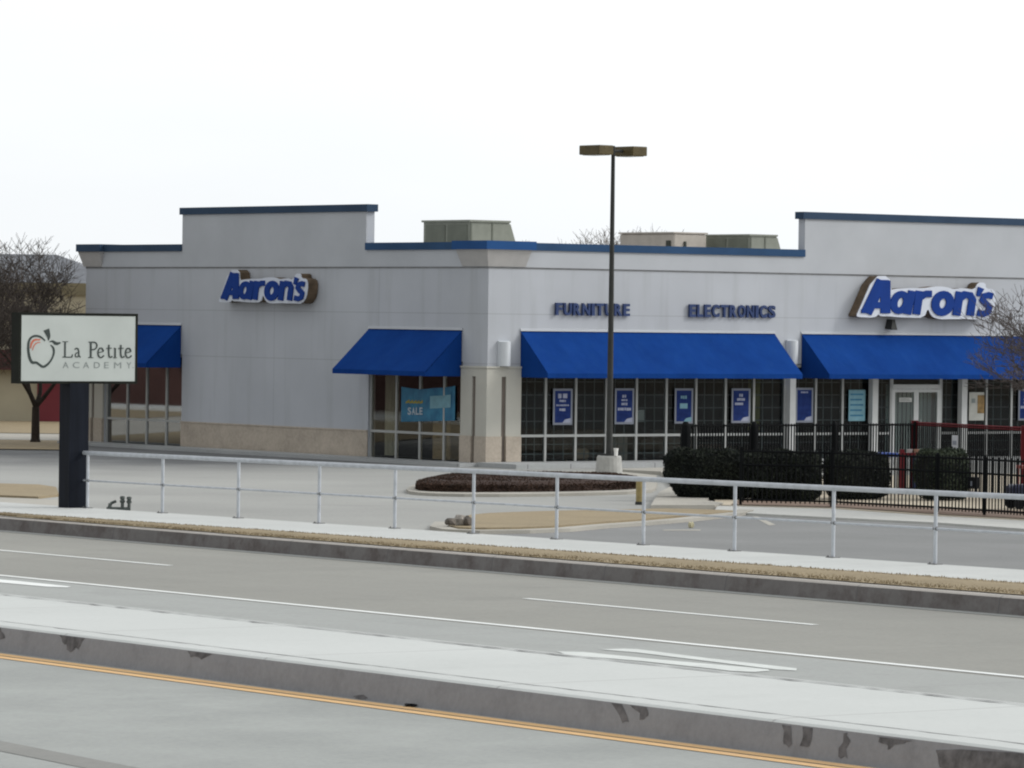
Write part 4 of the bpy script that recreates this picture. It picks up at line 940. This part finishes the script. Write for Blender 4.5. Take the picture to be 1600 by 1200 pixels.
f2 = fence('yard_fence', 'tall black iron fence with thick round-topped posts behind the hedges', [(4.05, 106.2), (9.75, 110.4)], 1.68, (1.64, .1), .085, M_FENCE, post_every=99, post_w=.05, pick=.024)
for i, (k, w_) in enumerate(((0, .12), (.29, .09), (.64, .075))):
    x = 5.7 * k; y = 4.2 * k; m = MB(); m.lathe([(w_, 0), (w_, 1.5), (w_ * .85, 1.66), (w_ * .4, 1.74)], (x, y), 10); m.build('thick_post', M_FENCE, f2)
f3 = fence('red_fence', 'dark red metal fence section with red posts beside the play yard', [(9.75, 110.5), (11.95, 106.4), (15.5, 99.5)], 1.70, (1.69, 1.64, .1), .085, M_FENCE, post_every=4.4, post_w=.16, pick=.024, top=M_REDM)
t = thing('notice_plate', 'small white notice plate fixed on the red fence', 'notice', (10.56, 108.75, 1.17), -.95)
m = MB(); m.box(-.1, .1, -.012, 0, 0, .33); m.build('plate', mat('plate_white', (.55, .57, .62), .6), t); m = MB(); m.box(-.07, .07, -.018, -.012, .1, .2); m.build('lettering', M_POSTERF, t)
# play yard things
t = thing('climbing_rack', 'red framed play rack with a navy board behind the hedge', 'play rack', (9.32, 109.0, .06), .25)
for x in (0, .68):
    m = MB(); m.box(x - .05, x + .05, -.05, .05, 0, 1.08); m.build('post', M_REDM, t)
m = MB(); m.box(.05, .63, -.03, .03, .93, 1.0); m.build('crossbar', M_REDM, t)
m = MB(); m.box(.28, .62, -.02, .02, .15, .88); m.build('board', mat('navy_board', (.02, .03, .09), .6, var=.2), t)
t = thing('play_table', 'blue plastic play table with white legs left of the red frame', 'play table', (8.75, 108.6, .06), .3)
m = MB(); m.box(0, .5, 0, .5, .9, 1.0); o = m.build('top', mat('royal_blue_plastic', (.03, .07, .3), .4), t); bv = o.modifiers.new('b', 'BEVEL'); bv.width = .02
for x in (.06, .44):
    for y in (.06, .44): m = MB(); m.tube((x, y, 0), (x, y, .9), .025, n=6); m.build('leg', M_WHITE, t)
for i, (x, c) in enumerate(((9.55, (.55, .5, .5)), (9.72, (.5, .28, .2)), (9.88, (.55, .55, .58)))):
    t = thing('toy', ['white toy bucket on the shelf behind the red frame', 'orange toy bucket between two white ones behind the red frame', 'white toy bucket nearest the third shrub behind the red frame'][i], 'toy', (x, 109.5, 1.0), 0, 'toy buckets behind the red play frame')
    m = MB(); m.lathe([(.05, 0), (.07, .1), (.075, .13)], n=10); m.build('bucket', mat('toy_plastic_%s' % 'abc'[i], c, .5), t)
t = thing('shelf', 'low dark shelf carrying toy buckets behind the red frame', 'shelf', (9.4, 109.4, .06), 0)
m = MB(); m.box(0, .65, 0, .3, .88, .93); m.build('board', M_FENCE, t)
for x in (.03, .6): m = MB(); m.box(x, x + .04, .05, .25, 0, .88); m.build('leg', M_FENCE, t)
t = thing('equipment_box', 'small black box with a pale sticker hanging on the picket fence', 'box', (9.95, 98.2, .62), -.9)
m = MB(); m.box(-.13, .13, -.06, .04, 0, .25); m.build('case', M_BLACK, t); m = MB(); m.box(-.03, .03, -.066, -.06, .06, .16); m.build('sticker', M_POSTERF, t)
t = thing('toy_car', 'dark red and navy ride-on toy at the right edge behind the fence', 'toy car', (11.35, 101.5, .06), .3)
m = MB(); m.box(-.3, .5, -.22, .22, .2, .55); o = m.build('body', mat('navy_plastic', (.02, .025, .06), .4), t); bv = o.modifiers.new('b', 'BEVEL'); bv.width = .08; bv.segments = 3
m = MB(); m.box(-.05, .4, -.2, .2, .9, .97); [m.tube((x, y, .5), (x, y, .92), .02, n=6) for x in (0, .36) for y in (-.17, .17)]; m.build('canopy', mat('dusty_red_plastic', (.3, .07, .06), .5), t)
for x in (-.15, .35):
    for y in (-.24, .24): m = MB(); m.tube((x, y - .03, .14), (x, y + .03, .14), .14, n=12); m.build('wheel', M_BLACK, t)

# ================================================================== HEDGES AND TREES
def hedge(name, label, cat, pts, hw, h, z0, nleaf, lm, lsz, seed, dense=True, group=None):
    """pts: centre line; rounded box of leaves round a dark core"""
    t = thing(name, label, cat, (pts[0][0], pts[0][1], z0), 0, group); rr = random.Random(seed); o0 = Vector((*pts[0], 0))
    A = Vector((*pts[0], 0)) - o0; B = Vector((*pts[1], 0)) - o0; d = (B - A); L = d.length; d.normalize(); nrm = Vector((-d.y, d.x, 0))
    ph = [rr.uniform(0, 6) for _ in range(6)]
    def surf(u_, a):      # u_ along -hw..L+hw, a angle round
        q = max(-1, min(1, (u_ - L / 2) / (L / 2 + hw))); e = (1 - abs(q) ** 5) ** .45
        ca, sa = cos(a), sin(a); k = (abs(ca) ** 4 + abs(sa) ** 4) ** -.25
        bumpy = 1 + .07 * sin(u_ * 2.3 + ph[0]) + .06 * sin(u_ * 5.1 + a * 2 + ph[1]) + .05 * sin(a * 5 + u_ * 3 + ph[2])
        if sa < -.1: e2 = 1 + .2 * (sa + .1)
        else: e2 = 1
        if u_ > L / 2: e2 = 1
        u_ = L / 2 + (u_ - L / 2) * e2
        return A + d * u_ + nrm * hw * k * ca * e * e2 * bumpy + Vector((0, 0, h * .5 + h * .5 * k * sa * (.55 + .45 * e) * (.96 + .07 * sin(u_ * 2.1 + ph[3]) + .05 * sin(u_ * 5.4 + ph[4]) + .03 * sin(u_ * 11 + ph[5])))) 
    core = MB(); nu, na = 24, 14; vs = []
    for i in range(nu + 1):
        u_ = -hw * .93 + (L + 2 * hw * .93) * i / nu
        for j in range(na):
            p = surf(u_, 2 * pi * j / na); c_ = A + d * u_ + Vector((0, 0, h / 2)); vs.append(c_ + (p - c_) * .9)
    core.add(vs, [(i * na + j, i * na + (j + 1) % na, (i + 1) * na + (j + 1) % na, (i + 1) * na + j) for i in range(nu) for j in range(na)] + [tuple(range(na)), tuple(nu * na + j for j in range(na))])
    if dense: core.build('branches', M_HEDGEC, t)
    else:
        st_ = MB()
        for _ in range(26):
            b = A + d * rr.uniform(0, L) + nrm * rr.uniform(-.1, .1); e = surf(rr.uniform(-hw, L + hw), rr.uniform(0, pi)); st_.tube(b, e, .012, .004, n=4, cap=False)
        st_.build('branches', M_TWIG, t)
    lf = MB()
    for _ in range(nleaf):
        u_ = rr.uniform(-hw, L + hw); p = surf(u_, rr.uniform(-.35, 2 * pi - .35)); c_ = A + d * u_ + Vector((0, 0, h / 2))
        p = c_ + (p - c_) * (rr.uniform(.86, 1.06) if dense else rr.uniform(.2, 1.05) ** .5)
        if p.z < .03: continue
        a = Vector((rr.gauss(0, 1), rr.gauss(0, 1), rr.gauss(0, 1))).normalized(); b = a.cross(Vector((rr.gauss(0, 1), rr.gauss(0, 1), rr.gauss(0, 1)))).normalized(); s_ = lsz * rr.uniform(.5, 1.3)
        lf.add([p - a * s_, p + b * s_ * .5, p + a * s_, p - b * s_ * .5], [(0, 1, 2, 3)])
    lf.build('foliage', lm, t, fix=False)
hedge('hedge', 'long dark clipped hedge right of the yellow bollard', 'hedge', [(4.05, 104.9), (6.6, 105.1)], .55, 1.17, .02, 26000, M_HEDGE, .035, 1, group='hedges in the play yard')
hedge('hedge', 'middle dark hedge between the long hedge and the red play frame', 'hedge', [(7.65, 105.6), (8.35, 106.3)], .45, 1.08, .05, 9000, M_HEDGE, .035, 2, group='hedges in the play yard')
hedge('shrub', 'loose leafy shrub right of the red play frame', 'shrub', [(9.8, 105.8), (10.2, 106.2)], .42, 1.22, .05, 6500, M_HEDGEL, .04, 3, dense=True, group='hedges in the play yard')

def bare_tree(label, loc, trunk_h, H, spread, seed, r0_, levels=6, tm=M_BARK, wm=M_TWIG, group='bare winter trees', lean=(0, 0), nl=None, rmin=.006, cap_=60000, xmax=99):
    rr = random.Random(seed); t = thing('bare_tree', label, 'tree', loc, 0, group); tr = MB(); cr = MB(); cnt = [0]
    def grow(p, d, L, r, lv):
        if cnt[0] > cap_ or p.x > xmax: return
        n = 3 if lv < 3 else 2; q = p; dd = d
        mbx = tr if lv < 2 else cr; sides = 7 if lv < 2 else (4 if lv < 4 else 3)
        for i in range(n):
            dd = (dd + Vector((rr.gauss(0, .13), rr.gauss(0, .13), rr.gauss(0, .07) + .05))).normalized(); nq = q + dd * L / n
            ra = r * (1 - .35 * i / n); rb_ = r * (1 - .35 * (i + 1) / n); mbx.tube(q, nq, ra, rb_, n=sides, cap=False); cnt[0] += 1
            if lv >= 2 and lv < levels and rr.random() < .75:
                a = Vector((rr.gauss(0, 1), rr.gauss(0, 1), rr.gauss(.25, .6))).normalized(); grow(nq, (dd * .55 + a * .75).normalized(), L * rr.uniform(.45, .7), max(rmin, rb_ * .5), lv + 1)
            q = nq
        if lv < levels:
            k = rr.choice((2, 3, 3)) if lv < 3 else 2
            a0 = rr.uniform(0, 6.28)
            for i in range(k):
                a = a0 + i * 2 * pi / k + rr.uniform(-.5, .5); out_ = Vector((cos(a), sin(a), 0)); nd = (dd * rr.uniform(.75, 1.1) + out_ * spread * rr.uniform(.5, 1.0)).normalized()
                grow(q, nd, L * rr.uniform(.68, .86), max(rmin, r * .62), lv + 1)
    d0 = Vector((lean[0], lean[1], 1)).normalized(); top = d0 * trunk_h
    tr.tube((0, 0, -.05), (0, 0, .12), r0_ * 1.5, r0_ * 1.1, n=9); tr.tube((0, 0, .12), top, r0_ * 1.1, r0_ * .9, n=9)
    L0 = (H - trunk_h) * .30; a0 = rr.uniform(0, 6)
    for i in range(nl or 4):
        a = a0 + i * 2 * pi / (nl or 4) + rr.uniform(-.3, .3); grow(top, (Vector((cos(a), sin(a), 0)) * spread * 1.1 + Vector((0, 0, 1))).normalized(), L0 * rr.uniform(.9, 1.15), r0_ * .6, 1)
    tr.build('trunk', tm, t); cr.build('crown', wm, t, fix=False)
    # scale crown height to H
    zm = max(v[2] for v in cr.v); k = (H) / zm
    t.scale = (1, 1, 1) if abs(k - 1) < .02 else (k, k, k)
    return t
bare_tree('bare tree with a dark trunk behind the left end of the post sign', (-15.0, 144.0, .03), 1.2, 6.6, .8, 21, .14, levels=7, rmin=.009, xmax=1.15)
bare_tree('bare tree cut by the left edge of the photo', (-17.2, 141.0, .03), 1.4, 6.6, .85, 22, .15, levels=7, rmin=.009)
bare_tree('bare tree with grey-brown twigs at the right edge in front of the awning', (12.45, 98.5, .06), 1.3, 5.3, .66, 25, .075, levels=7, wm=M_TWIGR, rmin=.007)
for i, (x, y, h, lb) in enumerate(((2.1, 190, 8.0, 'bare treetop showing above the roof just left of the lamp pole'), (4.0, 192, 7.7, 'bare treetop touching the lamp pole above the roof'), (6.2, 193, 7.95, 'faint bare treetop behind the beige rooftop unit'))):
    bare_tree(lb, (x, y, -.03), 2.0, h + .25, .7, 31 + i, .16, levels=7, rmin=.010, wm=M_TWIGHAZE, group='bare treetops behind the store')

# ================================================================== FAR STORE
t = thing('far_store', 'distant tan store with dark red panels and a grey hipped roof', 'store', (-24, 170, 0), 0)
M_TAN = mat('tan_stucco', (.42, .38, .28), .9, var=.08, sc=.6); M_MAR = mat('maroon_panel', (.20, .035, .045), .7, var=.12, sc=.8); M_OCH = mat('ochre_band', (.22, .19, .12), .8)
m = MB(); m.box(0, 17, 0, 12, 0, 4.9); m.build('wall', M_TAN, t)
for a, b in ((-.1, 3.9), (3.4, 3.9), (6.35, 8.6), (11.5, 14.5)):
    if a == 3.4: continue
    m = MB(); m.box(a, b, -.06, 0, .05, 2.6); m.build('panel', M_MAR, t)
m = MB(); m.box(-.05, 17.05, -.5, 0, 1.95, 2.7); m.build('canopy', mat('dark_maroon', (.07, .03, .03), .8), t)
m = MB(); m.box(-.1, 17.1, -.12, -.001, 4.75, 5.2); m.box(-.1, 17.1, 0, 12.1, 4.9, 5.2); m.build('fascia', M_OCH, t)
m = MB(); m.add([(-.1, -.12, 5.2), (9.6, -.12, 5.2), (9.6, 10, 5.2), (-.1, 10, 5.2), (1.5, 4, 6.3), (6.6, 4, 6.3)], [(0, 1, 5, 4), (1, 2, 5), (2, 3, 4, 5), (3, 0, 4)]); m.build('roof', mat('grey_shingle', (.19, .2, .22), .8, var=.2, sc=2), t)
m = MB(); m.box(9.6, 17, .3, 11, 5.2, 5.6); m.build('parapet', M_TAN, t)
for x in (4.3, 5.3, 9.1, 10.2): m = MB(); m.box(x, x + .8, -.04, 0, 2.9, 4.3); m.build('window', M_HVACD, t)

t = thing('roadside_building', 'dark maroon roadside building off to the far left', 'building', (-78, 132, 0), 0)
m = MB(); m.box(0, 12, 0, 44, 0, 4.2); m.build('wall', mat('dark_maroon_wall', (.09, .045, .04), .85, var=.2, sc=.4), t)
m = MB(); m.box(12, 12.06, 6, 12, 0, 2.8); m.build('door', M_MAR, t)
m = MB(); m.box(-.2, 12.2, -.2, 44.2, 4.2, 4.6); m.build('parapet', M_SIGNFRAME, t)
